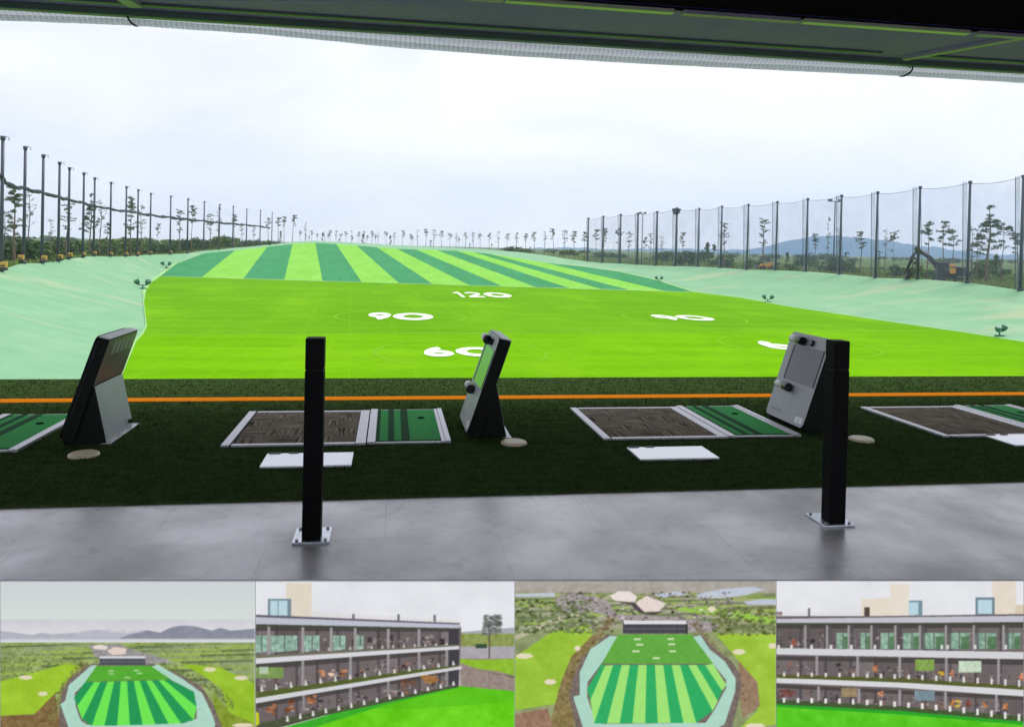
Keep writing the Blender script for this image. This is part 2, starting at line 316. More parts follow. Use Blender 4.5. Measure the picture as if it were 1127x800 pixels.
for a, c in zip(pin, pcr):
    row = []
    d = (c-a)[:2]; d = d/max(1e-6, np.linalg.norm(d))
    for j in range(NB+1):
        t = j/NB; p = a*(1-t)+c*t
        p[2] = a[2] + (c[2]-a[2])*(t**1.15) - .03*(1-t)
        if 0 < j < NB: p[2] += .18*math.sin(p[0]*.31+p[1]*.17)*math.sin(t*PI) + rng.normal()*.03
        if j == 0: p[:2] -= d*.4; p[2] -= .03
        row.append(bm.verts.new(p))
    row.append(bm.verts.new((c[0]+d[0]*1.2, c[1]+d[1]*1.2, c[2]-.02)))
    grid.append(row)
for i in range(len(grid)-1):
    for j in range(NB+1):
        f = bm.faces.new([grid[i][j], grid[i+1][j], grid[i+1][j+1], grid[i][j+1]]); f.smooth = True
bmesh.ops.recalc_face_normals(bm, faces=bm.faces[:])
bank_bvh = BVHTree.FromBMesh(bm)
bm2 = bm.copy(); struct('netted_bank', bm, M['mint'], smooth=True)
# pale seam along the foot of the bank
bm = bmesh.new(); n = len(pin)
for i in range(n-1):
    q = []
    for k in (i, i+1):
        a, c = pin[k], pcr[k]; d = (c-a); d = d/max(2., np.linalg.norm(d[:2])); d[2] = min(d[2], .5); w = .28 if a[1] < 120 else .5
        q.append((a+[0, 0, .03], a+d*w+[0, 0, .06]))
    poly(bm, [q[0][0], q[1][0], q[1][1], q[0][1]])
for f in bm.faces:
    f.normal_update()
    if f.normal.z < 0: f.normal_flip()
struct('bank_seam', bm, M['seam'])
# pit bottom below everything, then open country out to the horizon
cen = np.array([15., 150.]); bm = bmesh.new(); rings = []
fars = [(0, 0), (1.5, -.3), (6, -.5), (25, -.8), (80, None), (300, None), (1200, None), (4000, None)]
for c in pcr:
    d = c[:2]-cen; d = d/np.linalg.norm(d); row = []
    for k, (dist, dz) in enumerate(fars):
        if dz is None:
            z = -2.6 if dist < 100 else -3.0
            if c[1] > 200 and dist < 100: z = c[2]*.5-1.6
        else: z = c[2]+dz
        row.append(bm.verts.new((c[0]+d[0]*(dist+.6), c[1]+d[1]*(dist+.6), z-.05)))
    rings.append(row)
for i in range(len(rings)):
    for k in range(len(fars)-1):
        a, b = rings[i], rings[(i+1) % len(rings)]
        f = bm.faces.new([a[k], b[k], b[k+1], a[k+1]]); f.material_index = 1 if k == 1 or k == 0 else 0; f.smooth = True
bmesh.ops.recalc_face_normals(bm, faces=bm.faces[:])
for f in bm.faces:
    if f.normal.z < 0: f.normal_flip()
ground_bvh = BVHTree.FromBMesh(bm)
struct('ground', bm, [M['soil'], M['sand']], smooth=True)
bm = bmesh.new(); poly(bm, [(-60, -40, -6.9), (110, -40, -6.9), (110, 150, -6.9), (-60, 150, -6.9)]); struct('subsoil', bm, M['sand'])
def gz(x, y):
    for bvh in (ground_bvh, bank_bvh):
        h = bvh.ray_cast(Vector((x, y, 60)), Vector((0, 0, -1)))
        if h[0]: return h[0].z
    return -3.

# painted distance numbers and their rings on the lawn
def stroke(bm, pts, w, closed=False):
    n = len(pts); L_ = []; R_ = []
    for i, p in enumerate(pts):
        a = pts[(i-1) % n] if (closed or i) else p; b = pts[(i+1) % n] if (closed or i < n-1) else p
        d = np.array(b, float)-np.array(a, float); d /= np.linalg.norm(d); nn = np.array([-d[1], d[0]])
        L_.append(np.array(p)+nn*w/2); R_.append(np.array(p)-nn*w/2)
    rng_ = range(n if closed else n-1)
    return [[L_[i], L_[(i+1) % n], R_[(i+1) % n], R_[i]] for i in rng_]
def circ(cx, cy, rx, ry, a0=0, a1=360, n=28): return [(cx+rx*math.cos(math.radians(a0+(a1-a0)*k/n)), cy+ry*math.sin(math.radians(a0+(a1-a0)*k/n))) for k in range(n + (0 if a1-a0 == 360 else 1))]
def glyph(ch):
    if ch == '0': return stroke(None, circ(.5, .5, .37, .37), .25, True)
    if ch == '6': return stroke(None, circ(.5, .32, .34, .20), .27, True) + stroke(None, circ(.84, .32, .68, .58, 112, 180, 14), .25)
    if ch == '9': return [[np.array([1-p[0], 1-p[1]]) for p in q] for q in glyph('6')]
    if ch == '1': return stroke(None, [(.62, 0), (.62, 1)], .26) + stroke(None, [(.2, .80), (.62, .92)], .18)
    if ch == '2': return stroke(None, circ(.5, .68, .34, .22, 160, -30, 14)+[(.2, .1)], .22) + stroke(None, [(.1, .1), (.92, .1)], .2)
Z1 = ZL+.03
def number(txt, cells, y0, y1, label, skew=0.):
    bm = bmesh.new(); cx = (cells[0][0]+cells[-1][1])/2; cy = (y0+y1)/2
    for ch, (x0, x1) in zip(txt, cells):
        k = 0
        for q in glyph(ch):
            k += 1
            poly(bm, [(x0+p[0]*(x1-x0)-cx + skew*(p[1]-.5), y0+p[1]*(y1-y0)-cy, .0008*k) for p in q])
    for f in bm.faces:
        f.normal_update()
        if f.normal.z < 0: f.normal_flip()
    o = link('distance_number', bm, M['white_turf']); o.location = (cx, cy, Z1); tag(o, label, 'distance marking', 'white distance numbers on the lawn')
    return cx, cy
rings_ = []
rings_.append(number('60', [(2.5, 4.9), (5.0, 8.4)], 57.0, 62.4, 'white number 60 on the lawn half hidden behind the middle tee monitor'))
rings_.append(number('60', [(32.0, 35.0), (35.3, 39)], 61.2, 67.4, 'white number 60 on the lawn mostly hidden by the right tee monitor'))
rings_.append(number('90', [(-2.5, .2), (.3, 4.9)], 84.5, 93.5, 'white number 90 on the lawn left of centre'))
rings_.append(number('90', [(31.6, 34.2), (34.4, 38.6)], 86.8, 94.0, 'white number 90 on the lawn towards the right bank'))
rings_.append(number('120', [(10.2, 12.3), (12.2, 15.2), (15.5, 20.0)], 123.5, 137.0, 'white number 120 on the lawn just before the stripes'))
bm = bmesh.new()
for (x, y), r in zip(rings_, (6.5, 6.5, 7.2, 7.2, 11)):
    for q in stroke(None, circ(x, y, r, r*1.15, n=64), .22, True): poly(bm, [(p[0], p[1], ZL+.022) for p in q])
for f in bm.faces:
    f.normal_update()
    if f.normal.z < 0: f.normal_flip()
struct('lawn_ring_markings', bm, M['faint_line'])

# ------------------------------------------------------------------ fences
def pole(parent, b, top, r=.27, name='pole'):
    r *= .84
    bm = bmesh.new(); h = top[2]-b[2]
    tube(bm, [(0, 0, -.6), (0, 0, h*.5), (0, 0, h)], [r, r*.92, r*.8], 10)
    tube(bm, [(0, 0, 0), (0, 0, .35)], [r*1.7, r*1.5], 10)
    tube(bm, [(0, 0, h-.3), (0, 0, h+.12)], [r*1.25, r*1.25], 10)
    o = link(name, bm, M['pole'], parent); o.location = b
    return o
lf = thing('net_fence', 'left range fence of tall dark poles with a furled black net slung between them', 'fence')
for i, (b, t) in enumerate(zip(LB, LT)):
    o = pole(lf, b, t, .25 if i < 12 else .28)
    bm = bmesh.new(); h = t[2]-b[2]; tube(bm, [(0, 0, h-.1), (.35, 0, h+.05), (.6, 0, h-.02), (.65, 0, h-.35)], .04, 6); link('pulley_arm', bm, M['pole'], o)
    if i < 12:
        bm = bmesh.new(); k = .75 if i in (0, 1, 2, 3, 4) else .6
        box(bm, (-.1, -.75, -.1), (-.1+k*1.3, -.3, k*.4), .05, 0); box(bm, (-.05, -.8, k*.42), (-.15+k*1.3, -.25, k*1.5), .12, 1)
        box(bm, (.1, -.84, k*.6), (k*.9, -.79, k*.9), .02, 0)
        w = link('winch_box', bm, [M['dgrey'], M['yellow']], lf); w.scale = (.78, .78, .78); w.location = Vector(b)+Vector((.25 if i not in (1,) else -.35, -.2, .25))
furl = [(-12, 186), (1, 193.5), (8, 202), (26, 206.5), (46, 211), (64, 216), (75, 219), (91, 223), (103, 226), (121, 229.5), (138, 232), (151, 234.3), (165, 236.3), (187, 239), (206, 241.2), (224, 243), (241, 245), (256, 246), (271, 247.6), (286, 249), (299, 251)]
bm = bmesh.new(); pts = []; rad = []
xs = [p[0] for p in Lp]; ysl = [p[1] for p in LB]
for i in range(len(furl)-1):
    for k in range(6):
        t = k/6; x = furl[i][0]*(1-t)+furl[i+1][0]*t; y = furl[i][1]*(1-t)+furl[i+1][1]*t
        Y = float(np.interp(x, xs, ysl)); sag = .35*math.sin(t*PI) + random.uniform(-.1, .1)
        p = at_y(x, y, Y-.45); p[2] -= sag*.6; pts.append(p); rad.append(random.uniform(.17, .33)*(1+.35*(Y > 200)))
tube(bm, pts, rad, 7); link('furled_net', bm, M['rope'], lf)
rf = thing('net_fence', 'right range fence of tall dark poles carrying a pale see-through net', 'fence')
for i, (b, t) in enumerate(zip(RB, RTp)):
    pole(rf, b, t, .28 if i > 5 else .36)
    d = (RB[max(i-1, 0)]-RB[min(i+1, 15)]); d /= np.linalg.norm(d)
    bm = bmesh.new(); e = d*1.15; tube(bm, [b+e+[0, 0, .2], t+e*.9+[0, 0, -.2]], .05, 6); tube(bm, [b-e*.8+[0, 0, .2], t-e*.6+[0, 0, -.2]], .035, 6); link('net_cable', bm, M['pole'], rf)
    bm = bmesh.new(); poly(bm, [b+e, b, t, t+e]); link('net_fold', bm, M['net_dense'], rf)
    if i: 
        a, at_ = RB[i-1], RTp[i-1]; bm = bmesh.new(); NSEG = 10
        for k in range(NSEG):
            u, v = k/NSEG, (k+1)/NSEG
            su, sv = .35*math.sin(u*PI), .35*math.sin(v*PI)
            poly(bm, [a*(1-u)+b*u, a*(1-v)+b*v, at_*(1-v)+t*v-[0, 0, .3+sv], at_*(1-u)+t*u-[0, 0, .3+su]])
        link('net_panel', bm, M['net'], rf)
        bm = bmesh.new(); tube(bm, [at_*(1-k/10)+t*(k/10)-[0, 0, .3+.35*math.sin(k/10*PI)] for k in range(11)], .035, 5); link('top_cable', bm, M['pole'], rf)
# one more net panel running on to the right, towards the building
a, at_ = RB[-1], RTp[-1]; b = ar(96, 78, -3.1); t = ar(95.6, 78, 11.3)
pole(rf, b, t, .28); bm = bmesh.new(); poly(bm, [a, b, t, at_]); link('net_panel', bm, M['net'], rf)

# lamp heads on one pole, floodlight masts and ground floodlights
def lampmast(x, ybase, ytop, Y, arm, heads, label, r=.16):
    b = at_y(x, ybase, Y); t = at_y(x, ytop, Y); h = t[2]-b[2]
    o = thing('floodlight_mast', label, 'floodlight', b, 0, 'floodlight masts beyond the right fence')
    bm = bmesh.new(); tube(bm, [(0, 0, -1), (0, 0, h)], [r, r*.7], 8); link('mast', bm, M['pole'], o)
    bm = bmesh.new(); box(bm, (-arm, -.08, h-.15), (arm, .08, h+.02), .02); link('crossarm', bm, M['pole'], o)
    for k in heads:
        bm = bmesh.new(); box(bm, (k*arm-.35, -.3, h-.1), (k*arm+.35, .35, h+.42), .08); l = link('lamp_head', bm, M['lamp'], o); l.rotation_euler = (0, 0, 0)
lampmast(917, 304, 221.5, 150, 1.2, (-.95, .95), 'twin-armed floodlight mast standing just left of a tall fence pole near the hill')
lampmast(706, 292, 235, 225, .9, (-.8, .8), 'slim floodlight mast behind the far part of the right fence')
b, t = RB[5], RTp[5]
o = thing('floodlight_cluster', 'bulky black floodlight cluster clamped on top of a far right fence pole', 'floodlight', (t[0], t[1]-.4, t[2]-1.6))
bm = bmesh.new(); box(bm, (-.9, -.5, .6), (.9, .5, .8), .03); box(bm, (-.5, -.45, -.2), (.5, .45, 0), .03); link('bracket', bm, M['pole'], o)
for k, (dx, dz) in enumerate(((-.8, .9), (0, 1.0), (.8, .9), (-.5, .1), (.5, .1))):
    bm = bmesh.new(); box(bm, (dx-.36, -.6, dz-.1), (dx+.36, 0, dz+.5), .1); link('lamp_head', bm, M['pole'], o)
def bankpoint(x, y):
    d = ray(x, y); h = bank_bvh.ray_cast(Vector(CAM), Vector(d).normalized(), 600); return h[0]
def twin_flood():
    o = thing('ground_floodlight', '', 'floodlight', (0, 0, 0), 0, 'green ground floodlights on the banks')
    bm = bmesh.new(); box(bm, (-.35, -.3, -.3), (.35, .3, .12), .04); tube(bm, [(0, 0, .1), (0, 0, .42)], .07, 8); box(bm, (-.45, -.05, .38), (.45, .05, .46), .02); link('stand', bm, M['green_metal'], o)
    for s in (-1, 1):
        bm = bmesh.new(); tube(bm, [(s*.38, -.02, .50), (s*.55, -.1, .72), (s*.62, -.18, .92)], [.16, .28, .3], 10); tube(bm, [(s*.62, -.19, .925), (s*.63, -.2, .95)], [.25, .25], 10); link('lamp_head', bm, M['green_metal'], o)
    return o
tf = None
for x, y, s, lb in ((157, 318, 1.5, 'twin-headed green floodlight on the left bank beside the corner of the plain lawn'), (183, 295, 1.5, 'smaller looking green floodlight high on the left bank beside the first stripe'),
                 (725, 310, 1.15, 'green floodlight on the right bank beside the dark outer stripe'), (845, 332.5, 1.15, 'green floodlight on the right bank above the 90 marking'), (1100, 370, 1.1, 'twin-headed green floodlight on the right bank at the right edge of the picture')):
    p = bankpoint(x, y)
    if p is None: continue
    if tf is None: tf = twin_flood(); tf.location = p; tf.scale = (s,)*3; tf['label'] = lb
    else: dup(tf, p, random.uniform(-.3, .5), (s,)*3, lb)

# ------------------------------------------------------------------ excavator and loader behind the right fence
p = at_y(1043, 309, 121); base = Vector((p[0], p[1], gz(p[0], p[1])+.15))
ex = thing('excavator', 'dark tracked excavator with raised boom and amber patch behind the right fence', 'excavator', base, math.radians(-24))
ex.scale = (1.12, 1.12, 1.12)
for s in (-1, 1):
    bm = bmesh.new()
    prof = [(-1.9, .15), (-1.6, 0), (1.6, 0), (1.9, .15), (2.0, .45), (1.8, .75), (-1.8, .75), (-2.0, .45)]
    prism(bm, prof, s*1.15-.25, s*1.15+.25, .03); 
    for k in range(5): tube(bm, [(-1.4+k*.7, s*1.15-.28, .3), (-1.4+k*.7, s*1.15+.28, .3)], .2, 10)
    link('track', bm, M['dgrey'], ex)
bm = bmesh.new(); box(bm, (-1.7, -1.25, .95), (2.3, 1.25, 1.7), .12); box(bm, (.6, -1.2, 1.65), (2.4, 1.2, 2.35), .2); box(bm, (-1.0, -1.0, .7), (1.0, 1.0, .96)); box(bm, (1.2, -1.32, 1.2), (2.2, -1.2, 1.7), .03); link('house', bm, M['purple'], ex)
bm = bmesh.new(); box(bm, (-1.75, -1.2, 1.7), (-.1, -.1, 3.0), .12); h = link('cab', bm, M['dgrey'], ex)
bm = bmesh.new(); box(bm, (-1.78, -1.1, 1.95), (-1.72, -.2, 2.85)); box(bm, (-1.5, -1.23, 1.95), (-.3, -1.17, 2.8)); link('cab_window', bm, M['glassy'], h)
bm = bmesh.new(); box(bm, (-.05, -1.31, 1.3), (.75, -1.2, 2.1), .04); box(bm, (-.1, -1.1, 2.35), (.7, -.3, 2.7), .1); link('side_panel', bm, M['myellow'], ex)
bm = bmesh.new(); tube(bm, [(-.8, .5, 1.6), (-2.4, .5, 3.6), (-4.3, .5, 4.9)], [.38, .36, .24], 6); link('boom', bm, M['dgrey'], ex)
bm = bmesh.new(); tube(bm, [(-4.1, .5, 5.2), (-4.9, .5, 3.6), (-5.6, .5, 1.7)], [.2, .3, .17], 6); link('arm', bm, M['dgrey'], ex)
bm = bmesh.new(); prism(bm, [(-6.0, 1.9), (-5.2, 1.9), (-4.9, .9), (-5.4, .25), (-6.1, .3), (-5.7, .9)], -.1, 1.1, .03); link('bucket', bm, M['purple'], ex)
bm = bmesh.new(); tube(bm, [(-1.2, .5, 1.5), (-3.0, .5, 3.4)], .09, 6); tube(bm, [(-2.6, .5, 4.4), (-4.2, .5, 5.3)], .08, 6); link('hydraulic_ram', bm, M['alu'], ex)
p = at_y(843, 299, 176); p[2] = max(gz(p[0], p[1]), -2.3)
ld = thing('wheel_loader', 'small yellow and black compact loader parked behind the right fence', 'loader', p, math.radians(-8))
bm = bmesh.new(); box(bm, (-1.2, -.7, .5), (1.6, .7, 1.25), .12); box(bm, (.7, -.65, 1.2), (1.7, .65, 1.6), .12); link('body', bm, M['myellow'], ld)
for x in (-.8, 1.1):
    for s in (-1, 1):
        bm = bmesh.new(); tube(bm, [(x, s*.65, .45), (x, s*1.0, .45)], .45, 14); link('wheel', bm, M['purple'], ld)
for x, y in ((-.5, -.6), (-.5, .6), (.6, -.6), (.6, .6)):
    bm = bmesh.new(); tube(bm, [(x, y, 1.2), (x, y, 2.15)], .05, 6); link('cab_post', bm, M['dgrey'], ld)
bm = bmesh.new(); box(bm, (-.7, -.75, 2.15), (.8, .75, 2.25), .03); link('canopy', bm, M['dgrey'], ld)
bm = bmesh.new(); tube(bm, [(-1.0, .4, 1.0), (-2.1, .4, .5)], .1, 6); tube(bm, [(-1.0, -.4, 1.0), (-2.1, -.4, .5)], .1, 6); link('lift_arm', bm, M['myellow'], ld)
bm = bmesh.new(); prism(bm, [(-2.1, .85), (-2.2, .1), (-2.9, .05), (-2.5, .25), (-2.35, .8)], -.9, .9, .02); link('bucket', bm, M['dgrey'], ld)

# ------------------------------------------------------------------ trees, shrubs
def leafcloud(bm, c, r, n, size, flat=.55, mi=0):
    for _ in range(int(n*.72)):
        d = rng.normal(size=3); d /= np.linalg.norm(d); q = np.array(c)+d*np.array([r, r, r*flat])*rng.random()**.45
        s = size*rng.uniform(.5, 1.3); a = rng.normal(size=3); a /= np.linalg.norm(a); b = np.cross(a, rng.normal(size=3)); b /= np.linalg.norm(b)
        poly(bm, [q-a*s*.5, q+b*s*.28, q+a*s*.5, q-b*s*.28], mi)
def make_tree(kind, H=10.):
    tb, cb = bmesh.new(), bmesh.new(); lean = rng.normal(size=2)*.25
    def P(t): return np.array([lean[0]*math.sin(t*2.2)+.12*math.sin(t*7), lean[1]*t, t*H])
    r0 = .13 if kind != 'big' else .2
    tube(tb, [P(t)-([0, 0, .5] if t == 0 else [0, 0, 0]) for t in np.linspace(0, .97, 9)], [r0*(1-.8*t) for t in np.linspace(0, 1, 9)], 6)
    def limb(t, ln, az, rise, r, leaves=True, n=60, cr=.55, sz=.34):
        a = P(t); d = np.array([math.cos(az), math.sin(az), rise]); m_ = a+d*ln*.55+[0, 0, -.05*ln]; e = a+d*ln
        tube(tb, [a, m_, e], [r, r*.7, r*.3], 4)
        if leaves:
            leafcloud(cb, e, cr, n, sz, .5); leafcloud(cb, m_+[0, 0, .1], cr*.6, int(n*.35), sz, .5)
    if kind == 'big':
        for k in range(34):
            t = rng.uniform(.36, .98); limb(t, (2.3*(1.08-t)+.35)*rng.uniform(.5, 1.1), rng.uniform(0, 2*PI), rng.uniform(.0, .5), .04, n=70, cr=.45, sz=.24)
        leafcloud(cb, P(.98), .4, 60, .24, .9)
    elif kind == 'slim':
        for k in range(18):
            t = rng.uniform(.5, .98); limb(t, rng.uniform(.3, .95), rng.uniform(0, 2*PI), rng.uniform(.1, .7), .03, n=34, cr=.36, sz=.24)
        for k in range(3): limb(rng.uniform(.3, .5), rng.uniform(.4, .8), rng.uniform(0, 2*PI), .2, .03, leaves=k == 0, n=16, cr=.3)
        leafcloud(cb, P(.97), .35, 50, .24, 1.)
    elif kind == 'umbrella':
        for k in range(17):
            t = rng.uniform(.78, .96); limb(t, rng.uniform(.6, 1.8)*(1.9-t), rng.uniform(0, 2*PI), rng.uniform(-.1, .35), .04, n=60, cr=.42, sz=.25)
        limb(.55, 1.3, rng.uniform(0, 6), .4, .04, n=45, sz=.25); leafcloud(cb, P(.97), .5, 90, .25, .6)
    elif kind == 'tuft':
        for k in range(16):
            t = rng.uniform(.60, .97); limb(t, rng.uniform(.25, .95)*(1.3-abs(t-.8)), rng.uniform(0, 2*PI), rng.uniform(.1, .8), .03, n=42, cr=.42, sz=.28)
        leafcloud(cb, P(.95), .5, 80, .28, 1.1)
    elif kind == 'airy':
        for k in range(24):
            t = rng.uniform(.40, .98); limb(t, rng.uniform(.3, 1.1)*(1.25-t*.6), rng.uniform(0, 2*PI), rng.uniform(.3, .9), .022, n=16, cr=.36, sz=.22)
    elif kind == 'low':
        for k in range(30):
            t = rng.uniform(.15, .97); limb(t, rng.uniform(.6, 2.2)*(1.1-t), rng.uniform(0, 2*PI), rng.uniform(.1, .6), .05, n=70, cr=.6, sz=.36)
        leafcloud(cb, P(.93), .5, 80, .36, 1.1)
    return tb, cb
TR = {}
def tree_proto(kind, v, m):
    tb, cb = make_tree(kind); me = []
    for nm, bmx, mm in (('trunk', tb, M['bark']), ('crown', cb, m)):
        q = bpy.data.meshes.new(nm); bmx.to_mesh(q); bmx.free(); q.materials.append(mm); me.append(q)
    TR[(kind, v)] = me
for kind, nv in (('big', 2), ('slim', 3), ('umbrella', 2), ('tuft', 4), ('airy', 2), ('low', 2)):
    for v in range(nv): tree_proto(kind, v, M['needle2'] if (kind in ('airy',) or v % 2) else M['needle'])
def tree(x, ytop, ybase, Y, kind, v, label, group, wide=1.):
    b = at_y(x, ybase, Y); t = at_y(x, ytop, Y); b[2] = min(b[2], gz(b[0], b[1]) + .3) if b[2] > gz(b[0], b[1]) else b[2]
    h = (t[2]-b[2])/10.
    o = thing('pine_tree', label, 'tree', b, random.uniform(0, 6.28), group); w = h**.75*wide
    o.scale = (w, w, h); tr, cr = TR[(kind, v)]
    for nm, me in (('trunk', tr), ('crown', cr)):
        c = bpy.data.objects.new(nm, me); C.objects.link(c); c.parent = o
GR = 'pines beyond the right fence'; GL = 'pines beyond the left fence'; GF = 'row of small pines along the far end'
for x, yt, yb, Y, k, v, w, lb in [
    (1086, 227, 308, 112, 'big', 0, 1.1, 'tallest pine with wide spreading branches between the two rightmost fence poles'),
    (1101.5, 245, 302, 118, 'umbrella', 0, .8, 'flat-topped pine just right of the tallest pine near the right edge'),
    (1020.7, 244, 300, 128, 'tuft', 0, 1., 'bushy-headed pine right above the raised arm of the excavator'),
    (1038.5, 243.5, 300, 128, 'tuft', 1, .95, 'slim pine above the excavator with a round dark head, second in its group of three'),
    (1048, 252, 300, 130, 'tuft', 2, .95, 'shorter pine above the excavator, rightmost in its group of three'),
    (983, 254.5, 302, 132, 'umbrella', 1, .55, 'small pine with a narrow head between two fence poles left of the excavator'),
    (974, 252.6, 300, 150, 'airy', 0, .7, 'thin nearly bare pine just right of a tall fence pole left of the excavator'),
    (1070, 250, 302, 135, 'airy', 1, 1., 'sparse pine seen against the fence pole left of the tallest pine'),
    (1075.5, 251, 300, 140, 'airy', 0, .8, 'thin leafless-looking trunk between the fence pole and the tallest pine'),
    (1096, 279, 303, 125, 'low', 0, .8, 'low young pine below the flat-topped pine at the right'),
    (1009, 270, 302, 122, 'low', 1, .9, 'low dark pine hugging the fence pole left of the excavator'),
    (966, 276, 300, 135, 'slim', 0, .9, 'stubby young pine at the foot of a right fence pole in front of the hill'),
    (1120, 256, 306, 110, 'tuft', 3, 1.2, 'pine behind the rightmost fence pole at the picture edge'),
    (797, 245, 292, 190, 'slim', 1, 1.2, 'tall pine peeping out right behind a fence pole left of the hill'),
    (839, 242, 294, 178, 'slim', 2, 1.35, 'layered pine standing above the yellow loader'),
    (897, 257, 298, 165, 'tuft', 0, .8, 'slender round-headed pine against the hill left of the floodlight mast'),
    (910.5, 239, 300, 160, 'airy', 1, .6, 'very thin tall pine just left of the twin-armed floodlight mast'),
    (947, 255, 300, 155, 'tuft', 1, 1.2, 'broad-headed pine against the hill right of the floodlight mast'),
    (921, 251, 299, 165, 'airy', 0, .6, 'wispy pine hidden close to the fence pole beside the floodlight mast'),
    (866, 277, 296, 175, 'low', 0, .8, 'low conical pine right of the yellow loader'),
    (785, 268, 292, 195, 'low', 1, .9, 'low bushy pine left of the hill between two fence poles'),
    (931, 277, 300, 150, 'umbrella', 0, .5, 'small flat young pine between fence pole and hill'),
    (655.7, 252, 284, 280, 'tuft', 2, 1., 'round pine between the first two poles at the far end of the right fence'),
    (664, 251, 286, 262, 'tuft', 3, 1., 'pine right behind the second far pole of the right fence'),
    (680, 251.5, 288, 255, 'umbrella', 1, .7, 'spreading pine around the third far pole of the right fence'),
    (691.5, 255, 289, 250, 'slim', 0, 1.1, 'narrow pine just right of the third far pole of the right fence'),
    (709, 261, 290, 240, 'tuft', 0, .9, 'short pine right of the slim floodlight mast'),
    (715.5, 257, 290, 245, 'slim', 1, .8, 'small slim pine left of the fifth far pole of the right fence'),
    (728, 260, 290, 235, 'airy', 0, 1., 'sparse pine right of the fifth far pole of the right fence'),
    (751.6, 256, 291, 220, 'tuft', 1, .9, 'round-headed pine right of the pole with the lamp cluster'),
    (779, 266, 292, 205, 'low', 0, 1., 'dark bushy pine left of a pole in the middle of the right fence'),
    (806, 281, 294, 190, 'low', 1, .8, 'low wide pine near ground level between two poles left of the loader'),
    ]: tree(x, yt, yb, Y, k, v, lb, GR, w)
for x, yt, yb, Y, k, v, w, lb in [
    (17, 205, 287, 118, 'big', 1, .85, 'tall dense pine behind the first left fence poles at the picture edge'),
    (31, 212, 286, 135, 'airy', 0, .9, 'sparse pine right of the tall dense pine at the left edge'),
    (5, 232, 287, 125, 'slim', 0, 1.1, 'pine at the very left edge of the picture'),
    (56, 241, 285, 150, 'airy', 1, .9, 'thin low pine between the third and fourth left poles'),
    (73, 224, 284, 150, 'slim', 1, 1.3, 'pine with a ragged head behind the fifth left fence pole'),
    (99, 214, 281, 165, 'big', 0, .75, 'tall broad pine behind the sixth and seventh left fence poles'),
    (110, 221, 280, 175, 'airy', 0, 1., 'slender pine right of the tall broad pine behind the left fence'),
    (118, 245, 279, 180, 'tuft', 2, .8, 'small round-headed pine left of the eighth left fence pole'),
    (144, 217, 279, 195, 'big', 1, .7, 'tall pine between the ninth and tenth left fence poles'),
    (155, 226, 279, 205, 'airy', 1, 1., 'thin pine just right of the tenth left fence pole'),
    (173, 246, 278, 215, 'tuft', 0, .7, 'short pine between two left fence poles near the corner of the bank'),
    (197, 232, 276, 230, 'slim', 2, 1.2, 'pine with side branches midway along the left fence'),
    (211, 226, 276, 245, 'tuft', 3, .85, 'tall round-headed pine right of a pole midway along the left fence'),
    (231, 235, 274, 270, 'slim', 0, 1.1, 'slim pine left of the fifth pole from the far end of the left fence'),
    (240, 228, 274, 285, 'airy', 1, 1., 'tall airy pine around the fifth pole from the far end of the left fence'),
    (257, 236, 272, 310, 'tuft', 0, .9, 'round-headed pine around the fourth pole from the far end of the left fence'),
    (266, 246, 272, 320, 'slim', 1, 1., 'low slim pine between two poles near the far end of the left fence'),
    (279, 248, 271, 345, 'slim', 2, 1., 'small pine left of the second last pole of the left fence'),
    (295, 240, 270, 400, 'tuft', 1, 1.1, 'dark round pine touching the last pole of the left fence'),
    (306, 239, 269, 410, 'tuft', 2, 1.1, 'first of two tall pines just beyond the end of the left fence'),
    (312, 238, 269, 430, 'tuft', 0, .9, 'second of two tall pines just beyond the end of the left fence'),
    (322, 236.5, 268, 430, 'tuft', 3, 1.2, 'tallest pine at the left end of the far row with a dense head'),
    (309, 254, 269, 420, 'low', 0, .8, 'low bushy pine under the pair of tall pines beyond the left fence'),
    (336, 245, 267, 460, 'airy', 0, 1., 'faint airy pine right of the tallest pine in the far row'),
    ]: tree(x, yt, yb, Y, k, v, lb, GL, w)
far = [(330, 254), (336.5, 257), (343, 254), (349.5, 257), (357, 255), (363.5, 253.5), (369.5, 254), (375, 257), (381, 255), (387, 254), (394.5, 255), (400.5, 255), (404, 259), (409, 254.5), (416, 255.5), (425, 255), (433.5, 256), (443, 254), (452, 258), (459, 253), (469, 252), (477.5, 252.5), (485.5, 254), (495.5, 256.5), (502, 256), (512, 256), (520.5, 256), (528, 257), (538, 256.5), (548, 254.5), (558, 257), (568, 256), (578, 257), (588, 255.5), (599, 254.5), (609, 251.5), (621, 253), (632, 254.5), (643, 255)]
for i, (x, yt) in enumerate(far):
    hz = 268.5 + (x-430)*.0225; yb = float(np.interp(x, [330, 480, 560, 645], [267, 272.5, 277, 286])); Y = float(np.interp(x, [330, 480, 560, 645], [450, 390, 350, 300]))
    tree(x, yt, yb, Y, ('tuft', 'slim', 'tuft', 'tuft', 'airy')[i % 5], i % (4 if i % 5 in (0, 2, 3) else (3 if i % 5 == 1 else 2)), 'small slender pine in the long row along the far end of the range', GF, 1.15)
for i, x in enumerate((340, 355, 361, 373, 387.5, 399, 413, 429.5, 454, 474, 505, 517, 541, 565, 574, 583, 604, 616, 627, 637)):
    yb = float(np.interp(x, [330, 480, 560, 645], [267, 272.5, 277, 286])); Y = float(np.interp(x, [330, 480, 560, 645], [480, 420, 380, 320]))
    tree(x, yb-random.uniform(6, 13), yb, Y, 'low' if i % 2 else 'tuft', i % 2, 'tiny low pine filling a gap in the long row along the far end', 'low pines in the far row', .9)
